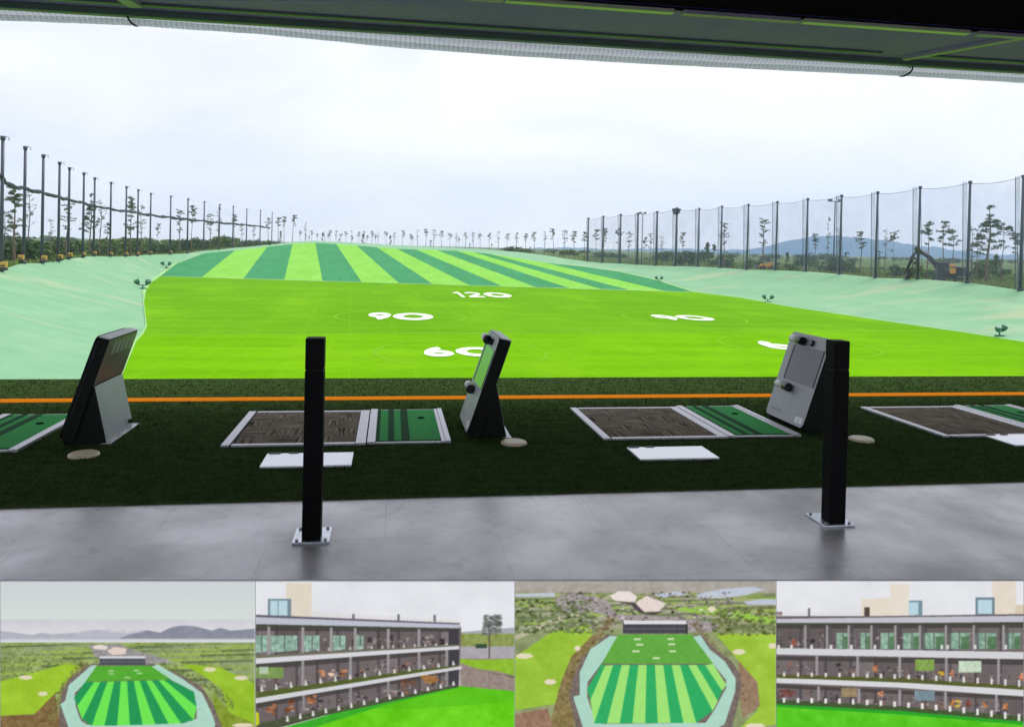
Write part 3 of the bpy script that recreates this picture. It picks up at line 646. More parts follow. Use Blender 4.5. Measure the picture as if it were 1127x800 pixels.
# shrubs
SH = []
for v in range(5):
    bm = bmesh.new()
    for k in range(9): leafcloud(bm, (rng.uniform(-1, 1), rng.uniform(-1, 1), rng.uniform(.3, 1.3)), rng.uniform(.5, .8), 75, .36, .85, 0)
    bmesh_me = bpy.data.meshes.new('foliage'); bm.to_mesh(bmesh_me); bm.free(); bmesh_me.materials.append(M['bush'] if v % 2 else M['bush2']); SH.append(bmesh_me)
def shrub(x, yt, Y, group, label, w=1.):
    b = at_y(x, 290, Y); z = gz(b[0], b[1]); t = at_y(x, yt, Y)[2]; h = max(.8, t-z)
    o = bpy.data.objects.new('shrub', random.choice(SH)); C.objects.link(o); o.location = (b[0], b[1], z); o.rotation_euler = (0, 0, random.uniform(0, 6)); s = h/2.
    o.scale = (s*w*random.uniform(.9, 1.5), s*w*random.uniform(.9, 1.5), s); tag(o, label, 'shrub', group)
xs_ = sorted([random.uniform(-5, 300) for _ in range(95)])
for x in xs_:
    Y = float(np.interp(x, xs, ysl))*random.uniform(1.12, 1.6); top = float(np.interp(x, [0, 60, 150, 230, 300], [262, 261, 262, 260, 259.5]))+random.uniform(-3, 10)
    shrub(x, top, Y, 'shrubs behind the left fence', 'green shrub in the thicket behind the left fence')
rx = [p[0] for p in Rp]; ry = [p[1] for p in RB]
for k in range(54):
    x = random.uniform(640, 1135); Y = float(np.interp(x, rx, ry))*random.uniform(1.12, 1.75); top = float(np.interp(x, [640, 800, 950, 1127], [280, 286, 291, 291]))+random.choice((-9, -3, 0, 2, 4, 6))+random.uniform(-2, 2)
    shrub(x, top, Y, 'shrubs behind the right fence', 'green shrub on the grassland behind the right fence', .8)
for k in range(90):
    left = k % 2; x = random.uniform(-10, 315) if left else random.uniform(560, 1140); Y = random.uniform(330, 800); hzy = 272+(x-563)*.0225
    shrub(x, hzy-random.uniform(-2.5, 3.0)*(1 if left else .8), Y, 'distant thickets', 'hazy thicket far beyond the fences near the horizon', 1.6)
# rough ground cover
bm = bmesh.new()
for k in range(26000):
    if rng.random() < .45: x = rng.uniform(-8, 305); Y0 = float(np.interp(x, xs, ysl))
    else: x = rng.uniform(640, 1140); Y0 = float(np.interp(x, rx, ry))
    Y = Y0*(1.03+.75*rng.random()**1.4); d = ray(x, 285); X = d[0]*Y; z = gz(X, Y)
    s = rng.uniform(.25, .6); a = rng.uniform(0, PI); hh = s*rng.uniform(.7, 1.6)
    poly(bm, [(X-math.cos(a)*s, Y-math.sin(a)*s, z-.05), (X+math.cos(a)*s, Y+math.sin(a)*s, z-.05), (X+math.cos(a)*s*.5+.1, Y+math.sin(a)*s*.5, z+hh)])
o = struct('rough_grass', bm, mat('rough_grass', (.11, .20, .035), .9, (.26, .32, .10), .12, 4, spec=.1), kind='stuff')

# hills
def hills(pts, Y, depth, label):
    bm = bmesh.new(); prev = None; xs2 = [p[0] for p in pts]; ys2 = [p[1] for p in pts]
    for x in np.arange(xs2[0], xs2[-1]+1, 3.):
        y = float(np.interp(x, xs2, ys2)) + .5*math.sin(x*.23)+.35*math.sin(x*.61); t = at_y(x, y, Y); row = []
        dz = t[2]+3
        for k in range(7):
            u = k/6; row.append(bm.verts.new((t[0]*(1-.22*(1-u)), t[1]-depth*(1-u), -3.5+dz*math.sin(u*PI/2)**1.2 + (rng.normal()*dz*.02 if 0 < k < 6 else 0))))
        row.append(bm.verts.new((t[0]*1.1, t[1]+depth, -4)))
        if prev:
            for k in range(7): bm.faces.new([prev[k], row[k], row[k+1], prev[k+1]]).smooth = True
        prev = row
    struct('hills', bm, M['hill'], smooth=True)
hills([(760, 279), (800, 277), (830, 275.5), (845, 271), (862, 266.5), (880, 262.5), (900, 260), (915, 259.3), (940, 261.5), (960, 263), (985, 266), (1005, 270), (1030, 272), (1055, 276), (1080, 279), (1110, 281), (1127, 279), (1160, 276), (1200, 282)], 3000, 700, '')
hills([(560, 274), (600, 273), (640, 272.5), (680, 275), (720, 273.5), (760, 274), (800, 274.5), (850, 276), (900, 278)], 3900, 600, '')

# ------------------------------------------------------------------ the tee deck
bm = bmesh.new(); box(bm, (-14, -2, -.5), (24, 5.02, -.014)); struct('deck_floor', bm, M['concrete'])
bm = bmesh.new(); box(bm, (-14, 5.024, -.45), (24, 9.48, 0)); struct('deck_turf', bm, M['turf'])
bm = bmesh.new(); box(bm, (-14, 8.125, -.01), (24, 8.31, .006)); struct('orange_line', bm, M['orange'])
bm = bmesh.new(); box(bm, (-14, 9.30, -6.8), (24, 9.42, -.46)); o = link('building_wall', bm, mat('wall_render', (.5, .5, .52), .8, (.42, .42, .45), 1)); tag(o, 'pale rendered wall of the building below the tee deck edge', 'wall')
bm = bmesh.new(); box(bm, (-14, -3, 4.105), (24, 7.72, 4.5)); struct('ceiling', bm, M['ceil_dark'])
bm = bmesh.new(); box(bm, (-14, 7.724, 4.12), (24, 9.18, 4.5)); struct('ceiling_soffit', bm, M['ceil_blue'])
bm = bmesh.new(); box(bm, (-14, 9.184, 4.045), (24, 9.28, 4.55)); struct('ceiling_edge_beam', bm, M['rail_dim'])
# short artificial grass fibres standing on the deck turf
bm = bmesh.new()
for k in range(50000):
    y = 5.03+4.4*rng.random(); x = rng.uniform(-.56*y-.3, .88*y+.3); s = rng.uniform(.004, .009); a = rng.uniform(0, PI); h = rng.uniform(.008, .018)
    if 8.09 < y < 8.34: continue
    poly(bm, [(x-math.cos(a)*s, y-math.sin(a)*s, .0005), (x+math.cos(a)*s, y+math.sin(a)*s, .0005), (x+rng.normal()*.006, y+rng.normal()*.006, h)])
fb = struct('deck_turf_fibres', bm, mat('turf_fibre', (.032, .066, .02), .8, (.085, .145, .045), 60, 2, spec=.15), kind='stuff')

# ceiling rails
def beam(bm, x0, x1, y0, y1, za, zb): box(bm, (x0, y0, za), (x1, y1, zb), .004)
zc = 4.12
def X(px, py, z=zc): return at_z(px, py, z)[0]
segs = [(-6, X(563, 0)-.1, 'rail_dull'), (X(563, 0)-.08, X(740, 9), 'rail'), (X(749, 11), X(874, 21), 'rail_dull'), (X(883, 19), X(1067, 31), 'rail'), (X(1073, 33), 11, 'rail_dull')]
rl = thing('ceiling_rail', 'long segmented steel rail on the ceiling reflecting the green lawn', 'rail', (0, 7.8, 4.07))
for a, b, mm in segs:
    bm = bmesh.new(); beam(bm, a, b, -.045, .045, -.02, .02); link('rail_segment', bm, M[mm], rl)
bm = bmesh.new(); beam(bm, -6, 11, -.02, .02, .0205, .06); link('rail_web', bm, M['ceil_dark'], rl)
rl = thing('ceiling_rail', 'thin dim rail on the ceiling just behind the bundled net', 'rail', (0, 8.93, 4.105))
bm = bmesh.new(); beam(bm, -6, 5.95, -.03, .03, -.015, .014); link('rail_segment', bm, M['rail_dim'], rl)
bm = bmesh.new(); beam(bm, 6.6, 11, -.03, .03, -.015, .014); link('rail_segment', bm, M['rail_dim'], rl)
a, b = at_z(995, 65, 4.09), at_z(1127, 41, 4.09); d = b-a; d /= np.linalg.norm(d); nn = np.cross(d, [0, 0, 1])*.05
bm = bmesh.new()
prv = [a-nn, b-nn, b+nn, a+nn]; lo = [bm.verts.new(p-[0, 0, .02]) for p in prv]; hi_ = [bm.verts.new(p+[0, 0, .028]) for p in prv]
bm.faces.new(lo[::-1]); bm.faces.new(hi_)
for k in range(4): bm.faces.new([lo[k], lo[(k+1) % 4], hi_[(k+1) % 4], hi_[k]])
bmesh.ops.recalc_face_normals(bm, faces=bm.faces[:]); me_o = link('ceiling_brace', bm, M['rail_dull']); tag(me_o, 'pale diagonal brace under the ceiling at the upper right', 'brace', 'diagonal ceiling braces')
a, b = at_z(150, 7, 4.09), at_z(128, -6, 4.09); d = b-a; d /= np.linalg.norm(d); b = a+d*1.0; nn = np.cross(d, [0, 0, 1])*.07
bm = bmesh.new(); prv = [a-nn, b-nn, b+nn, a+nn]; lo = [bm.verts.new(p-[0, 0, .02]) for p in prv]; hi_ = [bm.verts.new(p+[0, 0, .028]) for p in prv]
bm.faces.new(lo[::-1]); bm.faces.new(hi_)
for k in range(4): bm.faces.new([lo[k], lo[(k+1) % 4], hi_[(k+1) % 4], hi_[k]])
bmesh.ops.recalc_face_normals(bm, faces=bm.faces[:]); me_o = link('ceiling_brace', bm, M['rail_dull']); tag(me_o, 'short end of a diagonal brace under the ceiling at the upper left', 'brace', 'diagonal ceiling braces')
# bundled net hanging along the front edge of the ceiling
edge = [(-6.5, 3.95), (-4.3, 3.975), (-2.9, 4.01), (-1.61, 4.0), (-.11, 3.945), (1.39, 3.92), (3.1, 3.925), (4.67, 3.94), (6.18, 3.965), (8.37, 3.975), (11, 3.97)]
nr = thing('bundled_net', 'whitish bundled net strapped along the front edge of the ceiling', 'net', (0, 9.4, 0))
def bundle(name, yo, zo, ry, rz, seed):
    bm = bmesh.new(); rows = []; r2 = np.random.default_rng(seed)
    for x in np.arange(-6.5, 11, .05):
        z = float(np.interp(x, [e[0] for e in edge], [e[1] for e in edge]))+zo + r2.normal()*.0008; row = []
        w = 1+.06*math.sin(x*2.3+seed)+.02*math.sin(x*13)
        for k in range(14):
            a = 2*PI*k/14; q = w*(1+.05*math.sin(x*5+k*2.3+seed)+r2.normal()*.008)
            row.append(bm.verts.new((x, yo+math.cos(a)*ry*q, z+math.sin(a)*rz*q)))
        rows.append(row)
    for i in range(len(rows)-1):
        for k in range(14): bm.faces.new([rows[i][k], rows[i][(k+1) % 14], rows[i+1][(k+1) % 14], rows[i+1][k]]).smooth = True
    return link(name, bm, M['bundle'], nr)
bundle('net_roll', .05, .036, .065, .036, 1); bundle('net_roll', -.02, .100, .085, .046, 5)
for px_, py_ in ((146, 20), (998, 79)):
    x = at_y(px_, py_, 9.35)[0]; z = float(np.interp(x, [e[0] for e in edge], [e[1] for e in edge]))+.055
    bm = bmesh.new(); tube(bm, [(x+.075*math.cos(a)*.2, math.cos(a)*.17-.02, z+math.sin(a)*.065) for a in np.linspace(0, 2*PI, 17)], .011, 6); tube(bm, [(x, -.1, z+.02), (x+.01, -.11, 4.11)], .012, 6); link('strap', bm, M['black'], nr)

# ------------------------------------------------------------------ things on the deck
def rounded_mat(x0, x1, y0, y1, z): pass
def stance_mat(x, label):
    o = thing('stance_mat', label, 'golf mat', (x, 6.30, 0), 0, 'brown carpet stance mats')
    W, D = 1.12, 1.25; fr = bmesh.new()
    box(fr, (.012, 0, .001), (.075, D, .022), .004); link('frame_rail', fr, M['alu'], o)
    for a, b in (((.087, 0, .001), (W-.087, .045, .020)), ((.087, D-.045, .001), (W-.087, D, .020)), ((W-.085, 0, .001), (W-.005, D, .022))):
        fr = bmesh.new(); box(fr, a, b, .004); link('frame_rail', fr, M['alu'], o)
    bm = bmesh.new(); box(bm, (.089, .047, .001), (W-.089, D-.047, .014), .002); link('carpet', bm, M['carpet'], o)
    return o
def hitting_mat(x, label):
    o = thing('hitting_mat', label, 'golf mat', (x, 6.34, 0), 0, 'green hitting mats')
    W, D = .67, 1.25
    for a, b in (((0, -.02, .001), (.065, D, .024)), ((W-.075, -.01, .001), (W-.045, D, .020)), ((W-.043, -.02, .001), (W, D, .026)), ((.067, -.015, .001), (W-.077, .015, .016)), ((.067, D-.02, .001), (W-.077, D, .016))):
        fr = bmesh.new(); box(fr, a, b, .003); link('frame_rail', fr, M['alu'], o)
    bm = bmesh.new(); box(bm, (.067, .017, .001), (W-.077, D-.022, .018), .003); link('turf_pad', bm, M['mat_green'], o)
    for a, b in ((.07, .095), (.165, .215), (.275, .34)):
        bm = bmesh.new(); box(bm, (a, .02, .0175), (b, D-.025, .0205), .001); link('dark_stripe', bm, M['mat_dark'], o)
    bm = bmesh.new(); box(bm, (.067, .018, .0175), (W-.077, .038, .0205)); link('dark_stripe', bm, M['mat_dark'], o)
    bm = bmesh.new(); tube(bm, [(.46, .86, .012), (.46, .86, .0215)], .032, 20); link('tee_hole', bm, M['hole'], o)
    return o
XS = (-1.285, 1.775, 4.85)
s0 = stance_mat(XS[0], 'brown parquet-pattern mat in a silver frame behind the left black post')
dup(s0, (XS[1], 6.33, 0), 0, None, 'brown parquet-pattern mat in a silver frame right of the middle tee monitor')
dup(s0, (XS[2], 6.24, 0), 0, None, 'brown parquet-pattern mat right of the right tee monitor at the picture edge')
h0 = hitting_mat(XS[0]+1.125, 'green striped hitting mat left of the middle tee monitor')
dup(h0, (XS[1]+1.125, 6.37, 0), 0, None, 'green striped hitting mat in front of the right tee monitor')
dup(h0, (XS[2]+1.125, 6.28, 0), 0, None, 'green striped hitting mat cut off by the right edge of the picture')
dup(h0, (-2.70-.67, 6.28, 0), 0, None, 'green striped hitting mat at the left edge beside the left tee monitor')
def tray(x0, x1, label):
    o = thing('white_plate', label, 'plate', (x0, 5.69, 0), 0, 'white plates lying on the turf')
    W = x1-x0; bm = bmesh.new(); box(bm, (0, 0, .002), (W, .35, .020), .005); link('plate', bm, M['plate'], o)
    bm = bmesh.new(); box(bm, (.015, .335, .0205), (.10, .352, .026)); link('clip', bm, M['dgrey'], o); bm = bmesh.new(); box(bm, (W*.25, .34, .0205), (W*.36, .354, .026)); link('clip', bm, M['dgrey'], o)
    return o
t0 = tray(-.885, -.25, 'white plate on the turf passing behind the left black post')
dup(t0, (1.895, 5.69, 0), 0, None, 'white plate on the turf below the middle brown mat')
dup(t0, (5.27, 5.9, 0), 0, None, 'white plate on the turf cut off by the right picture edge')
d0 = None
for x, y, lb in ((-2.2, 6.14, 'dim cream disc on the turf at the foot of the left tee monitor'), (1.02, 6.285, 'cream disc on the turf right of the middle tee monitor'), (4.05, 6.21, 'cream disc on the turf right of the right black post')):
    if d0 is None:
        bm = bmesh.new(); tube(bm, [(0, 0, 0), (0, 0, .014), (0, 0, .022)], [.108, .104, .092], 32); d0 = link('cable_cover', bm, M['cream']); tag(d0, lb, 'floor cover', 'cream discs on the turf'); d0.location = (x, y, .001)
    else:
        c = d0.copy(); C.objects.link(c); c.location = (x, y, .001); c['label'] = lb
# posts
def bollard(x, y, label):
    o = thing('guard_post', label, 'post', (x, y, -.014), 0, 'black square posts on the concrete')
    bm = bmesh.new(); box(bm, (-.05, -.05, .012), (.05, .05, .925), .004); link('shaft', bm, M['black'], o)
    bm = bmesh.new(); box(bm, (-.046, -.046, .925), (.046, .046, .931)); link('joint', bm, M['black_joint'], o)
    bm = bmesh.new(); box(bm, (-.05, -.05, .931), (.05, .05, 1.10), .007); link('cap', bm, M['black'], o)
    bm = bmesh.new(); box(bm, (-.098, -.075, 0), (.098, .15, .012), .003); pl = link('base_plate', bm, M['steel'], o)
    bm = bmesh.new()
    for sx in (-.075, .075):
        for sy in (-.05, .125): tube(bm, [(sx, sy, .0125), (sx, sy, .022)], .009, 6)
    link('bolt', bm, M['alu'], pl); return o
b0 = bollard(-.395, 4.36, 'left of the two black square posts, standing before the brown mat')
dup(b0, (2.66, 4.34, -.014), 0, None, 'right of the two black square posts, overlapping the right tee monitor')

# tee monitors
def monitor(x, y, label, lit, marks=True):
    o = thing('tee_monitor', label, 'golf monitor', (x, y, 0), 0, 'leaning tee monitors'); W = .68
    k = (.832-.04)/.26; nv = Vector((-.79, 0, .26)).normalized()        # outward normal of the leaning face
    body = bmesh.new(); prism(body, [(.012, .035), (.272, .826), (.343, .81), (.226, .452), (.095, .012), (.03, .0)], 0, W, .006); link('casing', body, M['case_black'], o)
    leg = bmesh.new(); prism(leg, [(.2255, .447), (.318, .003), (.098, .003), (.16, .25)], .018, W-.012, .004); lg = link('leg', leg, M['case_black'], o)
    # face plate with rounded corners
    A = Vector((.0, 0, .04)); U_ = Vector((.26, 0, .792)).normalized(); Lh = .834
    def P(u, v, out=0.): return A + U_*u + Vector((0, v, 0)) + nv*out
    def rr(u0, u1, v0, v1, r, n=5):
        pts = []
        for cu, cv, a0 in ((u1-r, v1-r, 0), (u0+r, v1-r, 90), (u0+r, v0+r, 180), (u1-r, v0+r, 270)):
            for i in range(n+1): a = math.radians(a0+90*i/n); pts.append((cu+r*math.cos(a), cv+r*math.sin(a)))
        return pts
    def slab(bm, pts, o0, o1):
        a = [bm.verts.new(P(u, v, o0)) for u, v in pts]; b = [bm.verts.new(P(u, v, o1)) for u, v in pts]
        bm.faces.new(a); bm.faces.new(b[::-1])
        for i in range(len(a)): bm.faces.new([a[i], b[i], b[(i+1) % len(a)], a[(i+1) % len(a)]])
        bmesh.ops.recalc_face_normals(bm, faces=bm.faces[:])
    bm = bmesh.new(); slab(bm, rr(0, Lh, -.004, W+.004, .05), -.012, .016); 
    for f in bm.faces:
        f.normal_update()
        if abs(f.normal.dot(nv)) < .9: f.material_index = 1
    link('face_plate', bm, [M['case_grey'], M['case_black']], o)
    # pale back cap over the top edge
    bm = bmesh.new(); prism(bm, [(.262, .828), (.268, .837), (.348, .818), (.3425, .8105)], -.003, W+.003, .002); link('top_edge', bm, M['leg_grey'], o)
    bm = bmesh.new(); slab(bm, rr(.375, .715, .035, .545, .015), .0165, .022); sc = link('screen', bm, M['screen'] if not lit else M['screen_lit'], o)
    bm = bmesh.new(); slab(bm, rr(.375, .715, .545, .560, .004), .0165, .026); slab(bm, rr(.37, .72, .028, .034, .002), .0165, .02); link('screen_edge', bm, M['lens'], sc)
    for u, v0, v1 in ((.765, .42, .585), (.31, .40, .58)):
        bm = bmesh.new(); pts = []
        tube(bm, [P(u, v1+.02, .045), P(u, v1, .052), P(u, v0, .052)], [.022, .034, .036], 16); cp = link('sensor_shell', bm, M['case_white'], o)
        bm = bmesh.new(); tube(bm, [P(u-.004, v0+.05, .048), P(u-.004, v0-.035, .048), P(u-.004, v0-.045, .048)], [.039, .041, .034], 16); link('sensor_lens', bm, M['lens'], cp)
    bm = bmesh.new(); tube(bm, [P(.765, .27, .014), P(.765, .27, .04)], [.032, .028], 16); link('camera_dome', bm, M['lens'], o)
    bm = bmesh.new(); slab(bm, rr(.030, .085, .03, .155, .006, 2), .0165, .018); st = link('sticker', bm, M['white_sticker'], o)
    bm = bmesh.new()
    for (u, v, du, dv) in ((.062, .06, .006, .06), (.047, .075, .006, .035)): slab(bm, rr(u-.0015, u+.0015, v, v+dv, .0005, 1), .0182, .0186)
    link('print', bm, M['print_grey'], st)
    bm = bmesh.new()
    v = .60
    for i, ch in enumerate('ocoooon'):     # illegible grey maker's mark
        c = [(.072+.010*math.cos(a), v-i*.030+.011*math.sin(a)) for a in np.linspace(0, 2*PI, 10)[:-1]] if ch == 'o' else [(.072+.010*math.cos(a), v-i*.030+.011*math.sin(a)) for a in np.linspace(-2.4, 2.4, 9)]
        for q in stroke(None, c, .005, ch == 'o'): 
            f = bm.faces.new([bm.verts.new(P(p[0], p[1], .0168)) for p in q])
    link('maker_mark', bm, M['print_grey'], o)
    # back: grey cover, vents, grey leg plate and a pale foot
    B0 = Vector((.343, 0, .81)); Bd = (Vector((.226, 0, .452))-B0).normalized(); bn = Vector((-Bd.z, 0, Bd.x)); bn = bn if bn.x > 0 else -bn
    def Q(u, v, out=0.): return B0 + Bd*u + Vector((0, v, 0)) + bn*out
    def bslab(bm, u0, u1, v0, v1, o0, o1):
        a = [bm.verts.new(Q(u, v, o0)) for u, v in ((u0, v0), (u1, v0), (u1, v1), (u0, v1))]; b = [bm.verts.new(Q(u, v, o1)) for u, v in ((u0, v0), (u1, v0), (u1, v1), (u0, v1))]
        bm.faces.new(a); bm.faces.new(b[::-1])
        for i in range(4): bm.faces.new([a[i], b[i], b[(i+1) % 4], a[(i+1) % 4]])
        bmesh.ops.recalc_face_normals(bm, faces=bm.faces[:])
    bm = bmesh.new(); bslab(bm, .006, .372, .006, W-.006, .0005, .004); bc = link('back_cover', bm, M['back_grey'], o)
    bm = bmesh.new()
    for r_ in range(5):
        for c_ in range(9): bslab(bm, .035+c_*.012, .042+c_*.012, .14+r_*.10, .205+r_*.10, .0042, .006)
    link('vent_slots', bm, M['vent'], bc)
    l0, l1 = Vector((.2275, 0, .447)), Vector((.3215, 0, .004)); ld_ = (l1-l0); nn = Vector((-ld_.z, 0, ld_.x)).normalized()
    bm = bmesh.new(); a = []
    for t, v in ((0.01, .030), (1, .030), (1, W-.02), (0.01, W-.02)): a.append(l0+ld_*t+Vector((0, v, 0)))
    va = [bm.verts.new(p+nn*.001) for p in a]; vb = [bm.verts.new(p+nn*.003) for p in a]; bm.faces.new(va); bm.faces.new(vb[::-1])
    for i in range(4): bm.faces.new([va[i], vb[i], vb[(i+1) % 4], va[(i+1) % 4]])
    bmesh.ops.recalc_face_normals(bm, faces=bm.faces[:]); lp = link('leg_plate', bm, M['leg_grey'], lg)
    p_ = l0+ld_*.90+Vector((0, W-.10, 0)); bm = bmesh.new(); tube(bm, [p_, p_+nn*.028], .018, 12); link('lock_knob', bm, M['lens'], lp)
    bm = bmesh.new(); box(bm, (.29, -.004, .0005), (.365, W+.02, .006), .001); link('foot_plate', bm, M['alu'], o)
    return o
M['white_sticker'] = mat('white_sticker', (.95, .96, .96), .3); M['print_grey'] = mat('print_grey', (.22, .23, .24), .6)
M['screen_lit'] = mat('screen_green', (.12, .30, .07), .15, (.10, .33, .16), 3); b_ = M['screen_lit'].node_tree.nodes['Principled BSDF']
b_.inputs['Emission Color'].default_value = (.12, .35, .09, 1); b_.inputs['Emission Strength'].default_value = .35
monitor(.665, 6.47, 'middle tee monitor, seen nearly edge on, its screen showing green', True)
monitor(-2.488, 6.47, 'left tee monitor, seen from behind with vents and pale leg plate', False)
monitor(3.655, 6.47, 'right tee monitor behind the right black post, grey face with blank screen and white sticker', False)

# ------------------------------------------------------------------ four added boards for the inset pictures, made to glow so their colours hold
def noise2(h, w, sc, seed):
    r = np.random.default_rng(seed); out = np.zeros((h, w)); amp = 1.; tot = 0
    for o_ in range(4):
        gh, gw = max(2, int(h/sc)+2), max(2, int(w/sc)+2); g = r.random((gh, gw))
        yy = np.linspace(0, gh-1.001, h); xx = np.linspace(0, gw-1.001, w); yi, xi = yy.astype(int), xx.astype(int); fy, fx = (yy-yi)[:, None], (xx-xi)[None]
        a = g[yi][:, xi]*(1-fx)+g[yi][:, xi+1]*fx; b = g[yi+1][:, xi]*(1-fx)+g[yi+1][:, xi+1]*fx
        out += amp*(a*(1-fy)+b*fy); tot += amp; amp *= .55; sc = max(2, sc/2.2)
    return out/tot-.5
class Paint:
    def __init__(s, w, h): s.w, s.h = w, h; s.a = np.zeros((h, w, 3)); s.Y, s.X = np.mgrid[0:h, 0:w]
    def poly(s, pts, c, tex=0, sc=20, seed=1, al=1.):
        xs, ys = [q[0] for q in pts], [q[1] for q in pts]
        X0, X1, Y0, Y1 = int(max(0, min(xs))), int(min(s.w, max(xs)+2)), int(max(0, min(ys))), int(min(s.h, max(ys)+2))
        if X1 <= X0 or Y1 <= Y0: return
        X, Y = s.X[Y0:Y1, X0:X1], s.Y[Y0:Y1, X0:X1]; m = np.zeros(X.shape, bool); n = len(pts)
        for i in range(n):
            x0, y0 = pts[i]; x1, y1 = pts[(i+1) % n]
            if y0 == y1: continue
            m ^= (Y >= min(y0, y1)) & (Y < max(y0, y1)) & (X < (x1-x0)*(Y-y0)/(y1-y0)+x0)
        col = np.array(c, float)[None, None]; t = noise2(Y1-Y0, X1-X0, sc, seed)[..., None]*tex if tex else 0
        v = s.a[Y0:Y1, X0:X1]; s.a[Y0:Y1, X0:X1] = np.where(m[..., None], v*(1-al)+(col+t)*al, v)
    def rect(s, x0, y0, x1, y1, c, **k): s.poly([(x0, y0), (x1, y0), (x1, y1), (x0, y1)], c, **k)
    def grad(s, y0, y1, c0, c1):
        t = np.clip((s.Y-y0)/(y1-y0), 0, 1)[..., None]; m = ((s.Y >= y0) & (s.Y < y1))[..., None]
        s.a = np.where(m, np.array(c0, float)*(1-t)+np.array(c1, float)*t, s.a)
    def dots(s, n, reg, col, rmin, rmax, seed, jit=25, al=.8):
        r = np.random.default_rng(seed)
        for _ in range(n):
            x = r.uniform(reg[0], reg[2]); y = r.uniform(reg[1], reg[3]); q = r.uniform(rmin, rmax); q2 = q*r.uniform(.3, .7)
            x0, x1, y0, y1 = int(max(0, x-q)), int(min(s.w, x+q+1)), int(max(0, y-q2)), int(min(s.h, y+q2+1))
            if x1 <= x0 or y1 <= y0: continue
            m = (((s.X[y0:y1, x0:x1]-x)/q)**2+((s.Y[y0:y1, x0:x1]-y)/q2)**2 < 1)[..., None]; c = np.array(col)+r.normal()*jit
            s.a[y0:y1, x0:x1] = np.where(m, s.a[y0:y1, x0:x1]*(1-al)+c*al, s.a[y0:y1, x0:x1])
def lerp(a, b, t): return (a[0]+(b[0]-a[0])*t, a[1]+(b[1]-a[1])*t)
def paint_range(p, out, mint, bl, br, tl, tr, sl_, sr_, stripes_top, stripes_bot, dark, light, lawn):
    p.poly(out, (118, 106, 100), 60, 8, 3); p.poly(mint, (172, 212, 196), 14, 20, 4)
    p.poly([tl, tr, sr_[0], sl_[0]], lawn, 18, 14, 5)
    n = len(stripes_top)-1; p.poly(stripes_top+stripes_bot[::-1]+[sl_[0]], dark, 10, 12, 6)
    for i in range(n):
        p.poly([stripes_top[i], stripes_top[i+1], stripes_bot[i+1], stripes_bot[i]], dark if i % 2 == 0 else light, 10, 12, 6)
